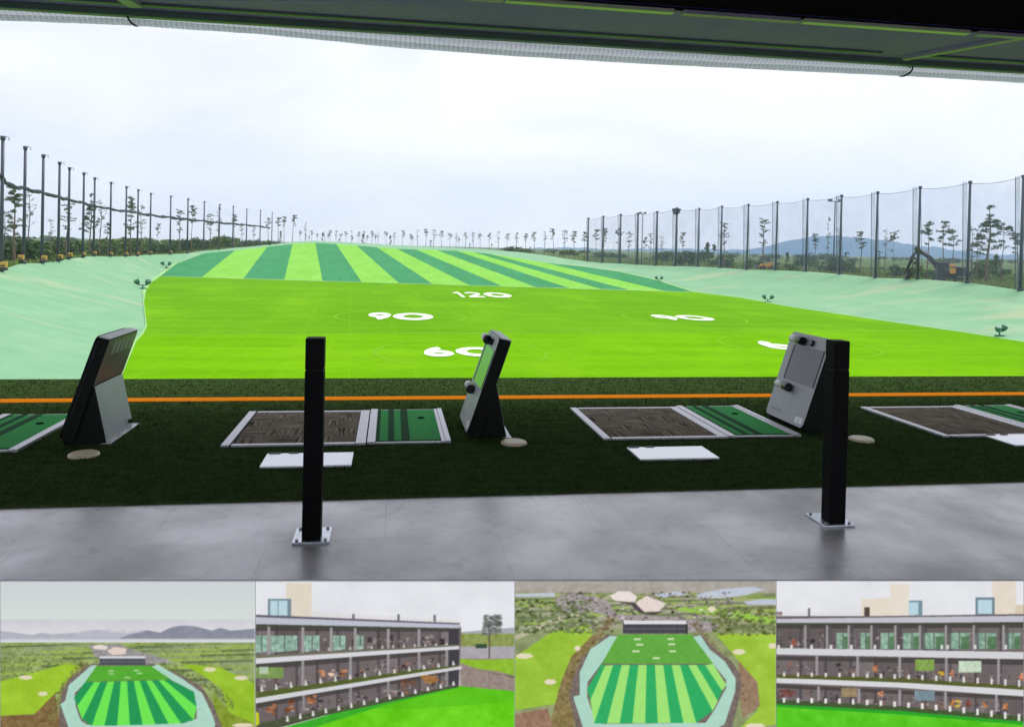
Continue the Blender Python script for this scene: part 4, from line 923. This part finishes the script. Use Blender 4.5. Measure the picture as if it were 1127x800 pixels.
def pic1():
    p = Paint(1127, 655); p.grad(0, 185, (203, 210, 212), (212, 219, 216)); p.grad(180, 280, (203, 204, 210), (226, 222, 226))
    p.a[180:270] += noise2(655, 1127, 90, 2)[180:270, :, None]*22
    p.poly([(0, 228), (60, 236), (140, 246), (180, 236), (225, 243), (340, 236), (430, 224), (500, 236), (600, 240), (700, 250), (700, 268), (0, 268)], (176, 178, 190), 14, 12, 3)
    for k in range(26): x = 330+k*13; p.rect(x, 236-((k*37) % 17), x+7, 256, (190, 190, 202))
    p.poly([(520, 262), (560, 246), (600, 236), (640, 226), (700, 236), (745, 214), (790, 205), (850, 208), (890, 218), (925, 228), (960, 215), (1005, 228), (1060, 224), (1127, 216), (1127, 268), (520, 268)], (138, 142, 156), 30, 20, 4)
    p.grad(264, 280, (196, 198, 204), (222, 222, 226)); p.rect(0, 280, 1127, 655, (144, 162, 96), tex=80, sc=30, seed=7)
    for k in range(40):
        y = 286+k*k*.11; x = (k*173) % 1127; p.poly([(x-160, y+6), (x+150, y), (x+165, y+4+k*.15), (x-150, y+12+k*.2)], ((164, 188, 84), (88, 104, 72), (150, 160, 130))[k % 3], 24, 10, k, .75)
    p.dots(900, (0, 282, 1127, 380), (112, 128, 84), 2, 6, 3, 26, .5); p.dots(260, (0, 330, 300, 440), (96, 120, 62), 2, 7, 33, 20, .6)
    p.poly([(0, 450), (290, 372), (352, 382), (238, 510), (150, 590), (0, 600)], (156, 196, 50), 34, 40, 8); p.poly([(790, 372), (960, 388), (1127, 465), (1127, 640), (1000, 600), (968, 482), (880, 420)], (150, 190, 48), 34, 40, 9)
    p.poly([(0, 600), (150, 592), (240, 500), (265, 655), (0, 655)], (128, 104, 66), 60, 16, 5); p.poly([(930, 500), (1010, 590), (1127, 640), (1127, 655), (940, 655)], (130, 150, 50), 60, 16, 6)
    for x, y, r in ((112, 432, 34), (186, 503, 24), (916, 397, 30), (1052, 434, 32), (1060, 640, 50)): p.poly([(x-r, y), (x-r*.4, y-9), (x+r*.6, y-8), (x+r, y+3), (x+r*.2, y+10), (x-r*.6, y+8)], (222, 214, 186))
    
    for k in range(90):
        t = k/90; q = lerp(lerp((700, 372), (1000, 480), t), (1010, 560), t*t); p.dots(2, (q[0]-14, q[1]-14, q[0]+14, q[1]+10), (84, 100, 56), 2, 6, 40+k, 18, .7)
        q = lerp(lerp((380, 372), (250, 470), t), (215, 640), t*t); p.dots(3, (q[0]-26, q[1]-12, q[0]+10, q[1]+12), (118, 112, 66), 3, 8, 140+k, 22, .6)
    p.poly([(384, 290), (520, 284), (552, 300), (700, 345), (760, 368), (640, 372), (420, 345)], (150, 148, 148), 60, 9, 6)
    p.poly([(400, 296), (440, 288), (470, 296), (466, 312), (410, 308)], (226, 214, 206), 20, 8, 5); p.poly([(466, 316), (500, 298), (552, 306), (548, 330), (490, 334)], (224, 206, 194), 30, 8, 6)
    paint_range(p, [(398, 372), (668, 372), (790, 420), (880, 470), (935, 560), (972, 655), (258, 655), (258, 560), (268, 500), (300, 440)],
        [(396, 380), (424, 378), (382, 445), (325, 500), (330, 560), (352, 620), (380, 638), (800, 632), (858, 610), (858, 560), (846, 494), (742, 440), (660, 384), (690, 376), (800, 440), (882, 500), (925, 590), (940, 640), (930, 655), (300, 655), (262, 548), (282, 536), (300, 465)], None, None, (420, 382), (655, 380), [(372, 450)], [(746, 440)],
        [(x, 452-(x-372)*.027) for x in (372, 410, 438, 468, 498, 526, 554, 583, 608, 636, 662, 690, 716, 742)], [(322, 520), (336, 556), (358, 614), (400, 642), (455, 642), (510, 641), (566, 639), (622, 638), (678, 636), (735, 634), (790, 632), (845, 618), (858, 560), (846, 494)], (36, 150, 84), (110, 228, 84), (86, 170, 52))
    for x, y in ((486, 404), (486, 417), (596, 402), (610, 414), (556, 433)): p.rect(x-12, y-3, x+12, y+3, (172, 214, 150))
    p.rect(434, 342, 634, 378, (78, 80, 90), tex=40, sc=7, seed=3); p.rect(434, 340, 634, 350, (214, 214, 218)); p.rect(436, 362, 632, 365, (120, 122, 130))
    p.a[:13] = (120, 120, 124); p.a[:, 1113:] = (236, 236, 236); return p.a
def facade(p, L_, R_, floors, posts, ends, seed):
    """floors: list of ((top y left, right), (bottom y left, right)) of the dark galleries"""
    r = np.random.default_rng(seed)
    for fi, ((a0, a1), (b0, b1)) in enumerate(floors):
        p.poly([(L_, a0), (R_, a1), (R_, b1), (L_, b0)], (112, 101, 102), 26, 30, fi+2)
        p.poly([(L_, a0), (R_, a1), (R_, a1+(b1-a1)*.16), (L_, a0+(b0-a0)*.16)], (74, 72, 68))
        n = 10
        for k in range(n):                                         # tone changes from bay to bay
            t0, t1 = k/n, (k+1)/n; x0, x1 = L_+(R_-L_)*t0, L_+(R_-L_)*t1; c = 104+r.normal()*9
            p.poly([(x0, a0+(a1-a0)*t0), (x1, a0+(a1-a0)*t1), (x1, b0+(b1-b0)*t1), (x0, b0+(b1-b0)*t0)], (c+4, c-4, c-2), 22, 12, k, .6)
            p.poly([(x0, a0+(a1-a0)*t0), (x0+12, a0+(a1-a0)*t0), (x0+12, b0+(b1-b0)*t0), (x0, b0+(b1-b0)*t0)], (66, 60, 62), al=.6)
        p.poly([(L_, a0), (R_, a1), (R_, a1+(b1-a1)*.2), (L_, a0+(b0-a0)*.2)], (70, 66, 64), 10, 9, 3, .8)
        for k in range(90):
            t = r.random(); x = L_+(R_-L_)*t; yt, yb = a0+(a1-a0)*t, b0+(b1-b0)*t; h = yb-yt; y = yb-h*r.uniform(.12, .55); w = r.uniform(3, 11)
            c = ((52, 46, 48), (146, 136, 136), (84, 74, 76), (150, 104, 78) if fi else (96, 100, 92), (64, 46, 44), (168, 158, 156))[k % 6]
            p.dots(3, (x-w*.4, y-h*.16, x+w*.4, y+h*.1), c, w*.4, w*1.2, k+seed*97+fi, 14, .6)
def pic2():
    p = Paint(1127, 655); p.rect(0, 0, 1127, 655, (226, 228, 233), tex=22, sc=160, seed=2)
    p.poly([(880, 232), (1127, 210), (1127, 300), (880, 300)], (164, 170, 176)); p.rect(885, 238, 1127, 320, (140, 152, 84), tex=60, sc=14, seed=3)
    p.rect(885, 292, 1127, 350, (168, 164, 168), tex=26, sc=20, seed=4); p.rect(885, 345, 1127, 500, (150, 136, 128), tex=46, sc=10, seed=5); p.poly([(885, 346), (960, 350), (1127, 345), (1127, 420), (1050, 400), (960, 388), (885, 362)], (140, 184, 48), 40, 14, 6)
    p.rect(1008, 190, 1014, 345, (96, 84, 80)); p.dots(190, (985, 158, 1060, 240), (104, 108, 104), 4, 11, 4, al=.6); p.rect(952, 282, 1000, 300, (56, 80, 60))
    p.poly([(1050, 415), (1127, 420), (1127, 430), (960, 390)], (90, 100, 60))
    p.poly([(130, 642), (450, 560), (880, 462), (1127, 486), (1127, 655), (120, 655)], (104, 206, 26), 50, 70, 7); p.poly([(450, 560), (880, 462), (1127, 486), (1127, 530), (700, 560)], (86, 186, 26), 30, 40, 9, .6); p.poly([(120, 642), (560, 520), (880, 458), (880, 468), (560, 545), (250, 642)], (58, 170, 42), 20, 20, 8)
    p.rect(136, 20, 246, 172, (222, 212, 196), tex=12, sc=30, seed=3); p.rect(58, 88, 158, 166, (120, 140, 150)); p.rect(68, 96, 142, 160, (186, 212, 222), tex=22, sc=14, seed=3); p.rect(100, 96, 104, 160, (130, 150, 160))
    for k in range(46): x = 250+k*14; p.rect(x, 142+k*.85, x+6, 182+k*.3, (214, 200, 190), al=.6)
    for x in (426, 620, 776): p.rect(x-5, 150+x*.008, x+5, 186, (110, 112, 118))
    p.poly([(0, 158), (884, 196), (890, 214), (880, 462), (0, 655)], (110, 100, 100))
    facade(p, 0, 880, [((198, 216), (338, 288)), ((366, 306), (508, 378)), ((536, 392), (655, 458))], None, None, 3)
    for x0, x1 in ((0, 55), (70, 185), (212, 280), (338, 392), (440, 470)): p.poly([(x0, 246), (x1, 246), (x1, 316-x1*.03), (x0, 322-x0*.03)], (140, 172, 156), 110, 12, x0+2); p.rect(x0+(x1-x0)*.5, 246, x0+(x1-x0)*.5+4, 314, (86, 90, 86))
    p.rect(0, 382, 125, 430, (124, 150, 84), tex=60, sc=9, seed=2); p.rect(20, 380, 60, 412, (196, 214, 204), al=.7)
    p.dots(30, (722, 418, 786, 448), (166, 116, 60), 5, 12, 2, 26, .8); p.dots(20, (604, 432, 690, 458), (120, 76, 56), 5, 12, 4, 20, .6)
    for x, c in ((290, (190, 130, 90)), (332, (206, 176, 150)), (384, (176, 116, 74)), (605, (160, 110, 80))): p.dots(9, (x-9, 392, x+9, 420), c, 5, 12, x, 22, .7)
    for x, y in ((72, 560), (155, 545), (245, 522)): p.dots(16, (x-16, y-18, x+16, y+22), (156, 96, 60), 5, 13, x, 26, .7)
    p.rect(836, 214, 880, 460, (66, 64, 70), tex=16, sc=9, seed=2)
    for x in (62, 208, 330, 434, 576, 708): p.poly([(x-6, 200), (x+6, 200), (x+6, 340-x*.06), (x-6, 340-x*.06)], (158, 154, 156))
    for x in (208, 414, 576, 708, 828): p.poly([(x-6, 350-x*.05), (x+6, 350-x*.05), (x+6, 500-x*.14), (x-6, 500-x*.14)], (150, 146, 148)); 
    for x in (212, 414, 576, 828): p.poly([(x-6, 500-x*.12), (x+6, 500-x*.12), (x+6, 608-x*.17), (x-6, 608-x*.17)], (140, 136, 138))
    p.poly([(0, 156), (886, 194), (886, 214), (0, 196)], (188, 190, 204)); p.poly([(0, 156), (884, 192), (884, 198), (0, 166)], (98, 92, 106)); p.poly([(0, 196), (886, 214), (886, 220), (0, 206)], (70, 76, 62))
    p.poly([(0, 342), (882, 288), (882, 304), (0, 368)], (212, 212, 218)); p.poly([(0, 514), (892, 376), (892, 390), (0, 538)], (208, 208, 214)); p.poly([(0, 490), (700, 392), (880, 372), (880, 378), (0, 516)], (84, 96, 46), 24, 9, 3); p.poly([(0, 332), (882, 284), (882, 290), (0, 344)], (112, 110, 92))
    p.poly([(0, 626), (300, 566), (880, 456), (880, 466), (300, 590), (60, 655), (0, 655)], (76, 84, 60), 40, 8, 5)
    for k in range(14):
        t = k/13; p.poly([(26+t*826, 462-t*106), (30+t*826, 460-t*106), (38+t*826, 486-t*114), (25+t*826, 488-t*114)], (214, 212, 210)); p.poly([(138+t*715, 593-t*150), (143+t*715, 591-t*150), (149+t*715, 615-t*156), (136+t*715, 617-t*156)], (220, 220, 218)); p.poly([(225+t*600, 300-t*24), (229+t*600, 299-t*24), (233+t*600, 315-t*28), (222+t*600, 316-t*28)], (196, 194, 194))
    p.poly([(0, 570), (18, 580), (20, 625), (0, 640)], (190, 200, 30)); p.a[:13] = (120, 120, 124); p.a[:, :5] = (226, 228, 226); p.a[:, 1120:] = (220, 224, 214); return p.a
def pic3():
    p = Paint(1127, 645); p.rect(0, 0, 1127, 645, (142, 154, 108), tex=60, sc=30, seed=4); p.rect(0, 0, 1127, 60, (170, 164, 156), tex=40, sc=20, seed=5)
    for k in range(60):
        y = 60+k*k*.04; x = (k*211) % 1127; p.poly([(x-190, y+8), (x+150, y), (x+165, y+6+k*.1), (x-160, y+15+k*.2)], ((158, 184, 84), (104, 116, 80), (172, 168, 150))[k % 3], 24, 10, k, .75)
    p.poly([(0, 340), (160, 230), (330, 195), (340, 240), (250, 330), (205, 440), (200, 530), (0, 560)], (152, 192, 60), 36, 40, 8); p.poly([(860, 232), (1127, 236), (1127, 620), (960, 640), (1040, 560), (1040, 440), (960, 350)], (156, 194, 62), 36, 40, 9)
    p.poly([(700, 120), (900, 130), (1127, 175), (1127, 200), (860, 160), (700, 135)], (150, 196, 76)); p.poly([(10, 240), (200, 160), (340, 125), (360, 135), (200, 185), (10, 262)], (186, 180, 156), 30, 12, 5)
    for q in ([(780, 66), (900, 44), (1020, 36), (1070, 46), (1000, 70), (880, 84), (790, 82)], [(980, 100), (1060, 88), (1127, 90), (1127, 112), (1000, 110)], [(590, 66), (700, 56), (750, 66), (640, 82)], [(10, 66), (180, 60), (180, 76), (10, 78)]): p.poly(q, (190, 198, 214), 14, 12, 3)
    p.poly([(180, 90), (260, 60), (400, 90), (440, 150), (720, 165), (940, 205), (900, 225), (740, 230), (470, 190), (380, 150), (200, 140)], (160, 152, 152), 60, 9, 6)
    p.dots(700, (200, 60, 940, 225), (130, 124, 122), 3, 9, 3, 40); p.dots(400, (0, 90, 340, 230), (104, 118, 76), 4, 11, 6); p.dots(300, (850, 120, 1127, 240), (112, 122, 74), 4, 12, 7)
    p.poly([(410, 76), (450, 54), (500, 56), (530, 78), (520, 100), (440, 96)], (232, 220, 216), 16, 8, 5); p.poly([(525, 100), (570, 74), (610, 90), (652, 108), (620, 140), (560, 142), (530, 124)], (228, 212, 206), 24, 8, 6); p.poly([(420, 94), (520, 104), (560, 145), (645, 140), (600, 156), (540, 148), (500, 110)], (80, 74, 76))
    p.poly([(205, 440), (250, 330), (340, 240), (390, 230), (300, 330), (250, 500), (265, 645), (150, 645)], (136, 120, 78), 70, 12, 5); p.poly([(10, 575), (150, 550), (170, 645), (10, 645)], (150, 118, 96), 60, 14, 5); p.poly([(960, 350), (1040, 440), (1050, 540), (980, 590), (960, 480)], (150, 124, 100), 50, 12, 6)
    
    for k in range(90):
        t = k/90; q = lerp(lerp((430, 170), (300, 280), t), (225, 520), t*t); p.dots(4, (q[0]-26, q[1]-14, q[0]+14, q[1]+14), (124, 108, 78), 3, 8, 240+k, 24, .6)
        q = lerp(lerp((760, 190), (900, 300), t), (985, 520), t*t); p.dots(3, (q[0]-10, q[1]-14, q[0]+24, q[1]+14), (128, 110, 84), 3, 7, 340+k, 24, .6)
    for x, y, r in ((50, 328, 40), (160, 438, 28), (962, 310, 30), (1030, 625, 46), (846, 130, 20), (275, 295, 14), (1105, 285, 20)): p.poly([(x-r, y), (x-r*.4, y-11), (x+r*.6, y-9), (x+r, y+3), (x+r*.2, y+13), (x-r*.6, y+11)], (226, 216, 190))
    mint = [(415, 242), (450, 246), (376, 362), (318, 440), (316, 500), (344, 585), (380, 618), (820, 612), (856, 560), (908, 462), (906, 430), (850, 360), (770, 262), (762, 248), (798, 240), (836, 300), (900, 350), (948, 425), (945, 480), (900, 618), (870, 636), (300, 636), (262, 520), (258, 500), (285, 495), (284, 400), (330, 300)]
    paint_range(p, [(400, 235), (452, 245), (760, 245), (800, 235), (860, 300), (930, 350), (970, 410), (972, 470), (930, 645), (270, 645), (240, 500), (256, 420), (300, 330)], mint, None, None, (448, 238), (760, 238), [(378, 362)], [(852, 362)],
        [(378, 362), (392, 370)]+[(392+(838-392)*i/12.6, 367) for i in range(1, 13)]+[(852, 362)], [(316, 470), (330, 516)]+[(346+54.2*(i-1), 616-4*i/12) for i in range(1, 10)]+[(850, 562), (872, 520), (890, 476), (908, 452)], (48, 172, 98), (160, 226, 118), (98, 168, 66))
    for x, y in ((540, 281), (676, 279), (524, 309), (680, 309), (610, 338), (530, 258), (672, 257)): p.rect(x-15, y-4, x+15, y+4, (204, 224, 184))
    p.rect(468, 182, 740, 234, (74, 72, 80), tex=34, sc=7, seed=3); p.rect(472, 180, 738, 195, (222, 220, 224)); p.rect(470, 212, 738, 215, (112, 110, 116)); p.rect(736, 196, 744, 236, (60, 58, 60))
    p.a[:13] = (120, 120, 124); p.a[:, :8] = (228, 228, 228); p.a[:, 1119:] = (226, 228, 226); return p.a
def pic4():
    p = Paint(1127, 675); p.rect(0, 0, 1127, 675, (228, 229, 234), tex=20, sc=160, seed=2)
    p.rect(522, 26, 608, 172, (228, 219, 206), tex=10, sc=30, seed=3); p.poly([(392, 94), (522, 86), (522, 175), (392, 175)], (226, 215, 200), 10, 30, 4); p.rect(406, 130, 430, 176, (84, 72, 66)); p.rect(608, 100, 668, 166, (120, 144, 156)); p.rect(606, 108, 650, 164, (184, 214, 224), tex=20, sc=12, seed=2)
    p.rect(982, 14, 1090, 166, (226, 215, 200), tex=10, sc=30, seed=5); p.rect(1088, 120, 1127, 166, (216, 200, 178)); p.rect(908, 86, 994, 164, (112, 132, 146)); p.rect(918, 96, 982, 160, (186, 212, 224), tex=20, sc=12, seed=3)
    for k in range(28): x = 20+k*13.5; p.rect(x, 150, x+3, 178, (206, 204, 204), al=.7)
    p.rect(152, 134, 162, 178, (110, 112, 118)); p.rect(10, 150, 36, 166, (150, 130, 130))
    p.rect(0, 170, 1127, 640, (112, 102, 104))
    facade(p, 0, 1127, [((204, 196), (318, 328)), ((350, 364), (442, 500)), ((476, 530), (560, 624))], None, None, 8)
    for x0, x1 in ((280, 335), (388, 432), (480, 545), (582, 655), (670, 768), (786, 880), (900, 1002), (1038, 1110)): p.rect(x0, 246, x1, 318, (136, 170, 150), tex=110, sc=11, seed=x0); p.rect((x0+x1)/2, 246, (x0+x1)/2+4, 318, (92, 92, 88)); p.rect(x0+(x1-x0)*.6, 262, x1, 318, (56, 92, 50), al=.6)
    p.rect(636, 366, 722, 416, (128, 160, 78), tex=70, sc=9, seed=4); p.rect(832, 372, 934, 424, (196, 214, 190), tex=70, sc=9, seed=5); p.rect(632, 506, 724, 550, (120, 140, 150), tex=50, sc=8, seed=5)
    p.rect(302, 494, 374, 534, (176, 152, 108), tex=70, sc=7, seed=2, al=.7); p.dots(30, (24, 500, 90, 534), (112, 58, 54), 5, 12, 3, 26, .6)
    for x, y, c in ((452, 410, (206, 130, 84)), (754, 438, (214, 170, 60)), (802, 432, (190, 120, 84)), (806, 560, (200, 130, 70)), (826, 566, (214, 180, 60)), (876, 560, (130, 60, 50)), (948, 570, (196, 130, 84)), (1042, 574, (206, 140, 90)), (480, 524, (180, 120, 80)), (1115, 446, (200, 120, 80)), (90, 290, (176, 96, 76))): p.dots(10, (x-8, y-16, x+8, y+14), c, 4, 11, x, 22, .7)
    for x in (140, 238, 336, 438, 546, 657, 774, 900, 1034): p.rect(x-5, 208, x+5, 322, (156, 152, 152)); p.rect(x+6, 208, x+24, 318, (88, 82, 84), al=.7)
    for x in (192, 376, 566, 776, 1012): p.poly([(x-6, 348), (x+6, 348), (x+6, 446+x*.034), (x-6, 446+x*.034)], (156, 150, 152))
    for x in (200, 382, 566, 772, 1002): p.poly([(x-6, 480+x*.04), (x+6, 480+x*.04), (x+6, 540+x*.06), (x-6, 540+x*.06)], (156, 150, 152))
    p.poly([(0, 178), (640, 170), (1127, 162), (1127, 196), (0, 206)], (192, 192, 202)); p.poly([(0, 176), (1127, 160), (1127, 168), (0, 182)], (104, 96, 104)); p.rect(0, 200, 1127, 212, (66, 74, 56), al=.8)
    p.poly([(0, 314), (560, 322), (1127, 332), (1127, 364), (0, 342)], (210, 210, 214)); p.poly([(0, 446), (560, 466), (1127, 502), (1127, 532), (560, 492), (0, 470)], (214, 214, 218)); p.poly([(0, 432), (560, 448), (1127, 484), (1127, 502), (560, 468), (0, 448)], (88, 92, 48), 24, 8, 3)
    p.poly([(0, 550), (560, 580), (1127, 630), (1127, 675), (0, 675)], (88, 198, 32), 44, 50, 4); p.poly([(0, 545), (560, 576), (1127, 622), (1127, 645), (560, 596), (0, 566)], (70, 88, 54), 30, 8, 5); p.poly([(0, 566), (560, 596), (1127, 645), (1127, 660), (560, 612), (0, 578)], (44, 164, 40))
    for k in range(18):
        t = k/17; x = 44+t*1060; p.rect(x-6, 538+t*t*72, x+6, 560+t*t*82, (228, 226, 224)); p.rect(x-5, 424+t*t*34, x+6, 442+t*t*46, (216, 214, 212))
    for x in (20, 78, 168, 256, 348, 454, 560, 756, 782, 906, 1044): p.rect(x-6, 300, x+6, 320, (218, 216, 214))
    p.a[:13] = (120, 120, 124); p.a[:, :8] = (232, 232, 226); return p.a
def emissive_picture(name):
    m = bpy.data.materials.new(name); m.use_nodes = True; nt = m.node_tree; N = nt.nodes; L = nt.links
    b = N['Principled BSDF']; b.inputs['Base Color'].default_value = (.01, .01, .01, 1); b.inputs['Roughness'].default_value = .9; b.inputs['Specular IOR Level'].default_value = 0
    a = N.new('ShaderNodeAttribute'); a.attribute_name = 'picture'; L.new(a.outputs['Color'], b.inputs['Emission Color']); b.inputs['Emission Strength'].default_value = 2**(-EXPO); return m
M['inset_glow'] = emissive_picture('glowing_inset'); M['edge_white'] = mat('board_edge', (.8, .8, .8), .5)  # emission added so the inset colours survive the shade of the deck
DP = 2.52
def at_d(x, y, d): 
    v = fw + RT*(x-PX)/F - UP*(y-PY)/F; return CAM + v*d
boards = [(0, 281, 639.2, pic1, 3.968, 'added glowing board at bottom left with an inset aerial view of the striped range under grey hills'), (281, 566.5, 639.2, pic2, 3.913, 'added glowing board second from left, its inset picture showing the three-storey building and a bare tree'),
          (566.5, 854.3, 639.2, pic3, 3.86, 'added glowing board third from left with a closer inset aerial view of the striped range'), (854.3, 1127, 639.2, pic4, 4.098, 'added glowing board at bottom right, its inset picture showing the building straight on with two roof towers')]
orig = [(0, 636), (280, 636), (564, 636), (852, 636)]
for (x0, x1, y0, fn, sc, lb), (ox, oy) in zip(boards, orig):
    img = fn(); img = img + noise2(img.shape[0], img.shape[1], 5, 77)[..., None]*5; y1 = 806; nx, ny = int((x1-x0)*1.3), int((y1-y0)*1.3)
    k = 3                                                           # soften like a small photograph
    pad = np.pad(img, ((k, k), (k, k), (0, 0)), 'edge'); cs = np.cumsum(np.cumsum(np.pad(pad, ((1, 0), (1, 0), (0, 0))), 0), 1); n_ = 2*k
    img = (cs[n_:, n_:]-cs[:-n_, n_:]-cs[n_:, :-n_]+cs[:-n_, :-n_])/(n_*n_)
    o = thing('added_inset_board', lb, 'picture board', tuple(at_d((x0+x1)/2, 805, DP)), 0, 'added glowing boards for the inset pictures'); O = Vector(o.location)
    xa, xb = x0+.5, x1-.5
    px_ = np.linspace(xa, xb, nx); py_ = np.linspace(y0, y1, ny); gx, gy = np.meshgrid(px_, py_)
    co = CAM + (fw[None, None] + RT*((gx-PX)/F)[..., None] - UP*((gy-PY)/F)[..., None])*DP - np.array(O)
    ix = np.clip((gx-ox)*sc, 0, img.shape[1]-1).astype(int); iy = np.clip((gy-oy)*sc, 0, img.shape[0]-1).astype(int)
    c = np.clip(img[iy, ix]/255, 0, 1); c = np.where(c <= .04045, c/12.92, ((c+.055)/1.055)**2.4)
    idx_ = np.arange(nx*ny).reshape(ny, nx); fc = np.stack([idx_[1:, :-1], idx_[1:, 1:], idx_[:-1, 1:], idx_[:-1, :-1]], -1).reshape(-1, 4)
    me = bpy.data.meshes.new('picture'); me.from_pydata(co.reshape(-1, 3).tolist(), [], fc.tolist()); at = me.color_attributes.new('picture', 'FLOAT_COLOR', 'POINT')
    at.data.foreach_set('color', np.concatenate([c.reshape(-1, 3), np.ones((nx*ny, 1))], 1).ravel()); me.materials.append(M['inset_glow'])
    po = bpy.data.objects.new('picture', me); C.objects.link(po); po.parent = o
    bm = bmesh.new(); fr = [at_d(x, y, DP+.002)-np.array(O) for x, y in ((xa-.4, y0-.5), (xb+.4, y0-.5), (xb+.4, y1+1), (xa-.4, y1+1))]; bk = [p+fw*.009 for p in fr]
    A_ = [bm.verts.new(p) for p in fr]; B_ = [bm.verts.new(p) for p in bk]; bm.faces.new(A_); bm.faces.new(B_[::-1])
    for i in range(4): bm.faces.new([A_[i], B_[i], B_[(i+1) % 4], A_[(i+1) % 4]])
    bmesh.ops.recalc_face_normals(bm, faces=bm.faces[:]); link('housing', bm, M['edge_white'], o)

# ------------------------------------------------------------------ haze
HAZE = 2.0e-4
if HAZE:
    bm = bmesh.new(); box(bm, (-4600, -4600, -8.2), (4700, 4700, 420)); hm = bpy.data.materials.new('haze'); hm.use_nodes = True; nt = hm.node_tree
    nt.nodes.remove(nt.nodes['Principled BSDF']); v = nt.nodes.new('ShaderNodeVolumePrincipled'); v.inputs['Color'].default_value = (.70, .83, 1., 1); v.inputs['Density'].default_value = HAZE; v.inputs['Anisotropy'].default_value = .2
    nt.links.new(v.outputs[0], nt.nodes['Material Output'].inputs['Volume']); struct('haze', bm, hm, kind='stuff')

# ------------------------------------------------------------------ light
SUN_EL, SUN_AZ = math.radians(58), math.radians(55)     # azimuth clockwise from +y; the sun stands to the right beyond the range
w = bpy.data.worlds.new('World'); S.world = w; w.use_nodes = True; nt = w.node_tree; N = nt.nodes; L = nt.links; bg = N['Background']
sky = N.new('ShaderNodeTexSky'); sky.sky_type = 'NISHITA'; sky.sun_disc = False; sky.sun_elevation = SUN_EL; sky.sun_rotation = SUN_AZ; sky.dust_density = 3; sky.air_density = 1.2
tc = N.new('ShaderNodeTexCoord'); mp = N.new('ShaderNodeMapping'); mp.inputs['Scale'].default_value = (1, 1, 3.2); mp.inputs['Rotation'].default_value = (0, 0, .4); L.new(tc.outputs['Generated'], mp.inputs[0])
n = N.new('ShaderNodeTexNoise'); n.inputs['Scale'].default_value = 2.1; n.inputs['Detail'].default_value = 7; n.inputs['Roughness'].default_value = .55; n.inputs['Distortion'].default_value = .4; L.new(mp.outputs[0], n.inputs[0])
r = N.new('ShaderNodeValToRGB'); e = r.color_ramp.elements; e[0].position = .36; e[0].color = (7.7, 7.75, 9.1, 1); e[1].position = .66; e[1].color = (10.3, 10.0, 10.2, 1)
L.new(n.outputs[0], r.inputs[0])
mx = N.new('ShaderNodeMix'); mx.data_type = 'RGBA'; mx.inputs[0].default_value = .90; L.new(sky.outputs[0], mx.inputs[6]); L.new(r.outputs[0], mx.inputs[7]); L.new(mx.outputs[2], bg.inputs[0]); bg.inputs[1].default_value = .134
sl_d = bpy.data.lights.new('sun', 'SUN'); sl_d.energy = 2.5; sl_d.angle = math.radians(15); sl_d.color = (1, .96, .9); so = bpy.data.objects.new('sun', sl_d); C.objects.link(so)
dv = Vector((math.sin(SUN_AZ)*math.cos(SUN_EL), math.cos(SUN_AZ)*math.cos(SUN_EL), math.sin(SUN_EL))); so.rotation_euler = dv.to_track_quat('Z', 'Y').to_euler()
S.view_settings.view_transform = 'Standard'; S.view_settings.look = 'None'; S.view_settings.exposure = EXPO; S.view_settings.gamma = 1
S.render.engine = 'CYCLES'; S.cycles.max_bounces = 8; S.cycles.transparent_max_bounces = 16; S.cycles.volume_bounces = 1
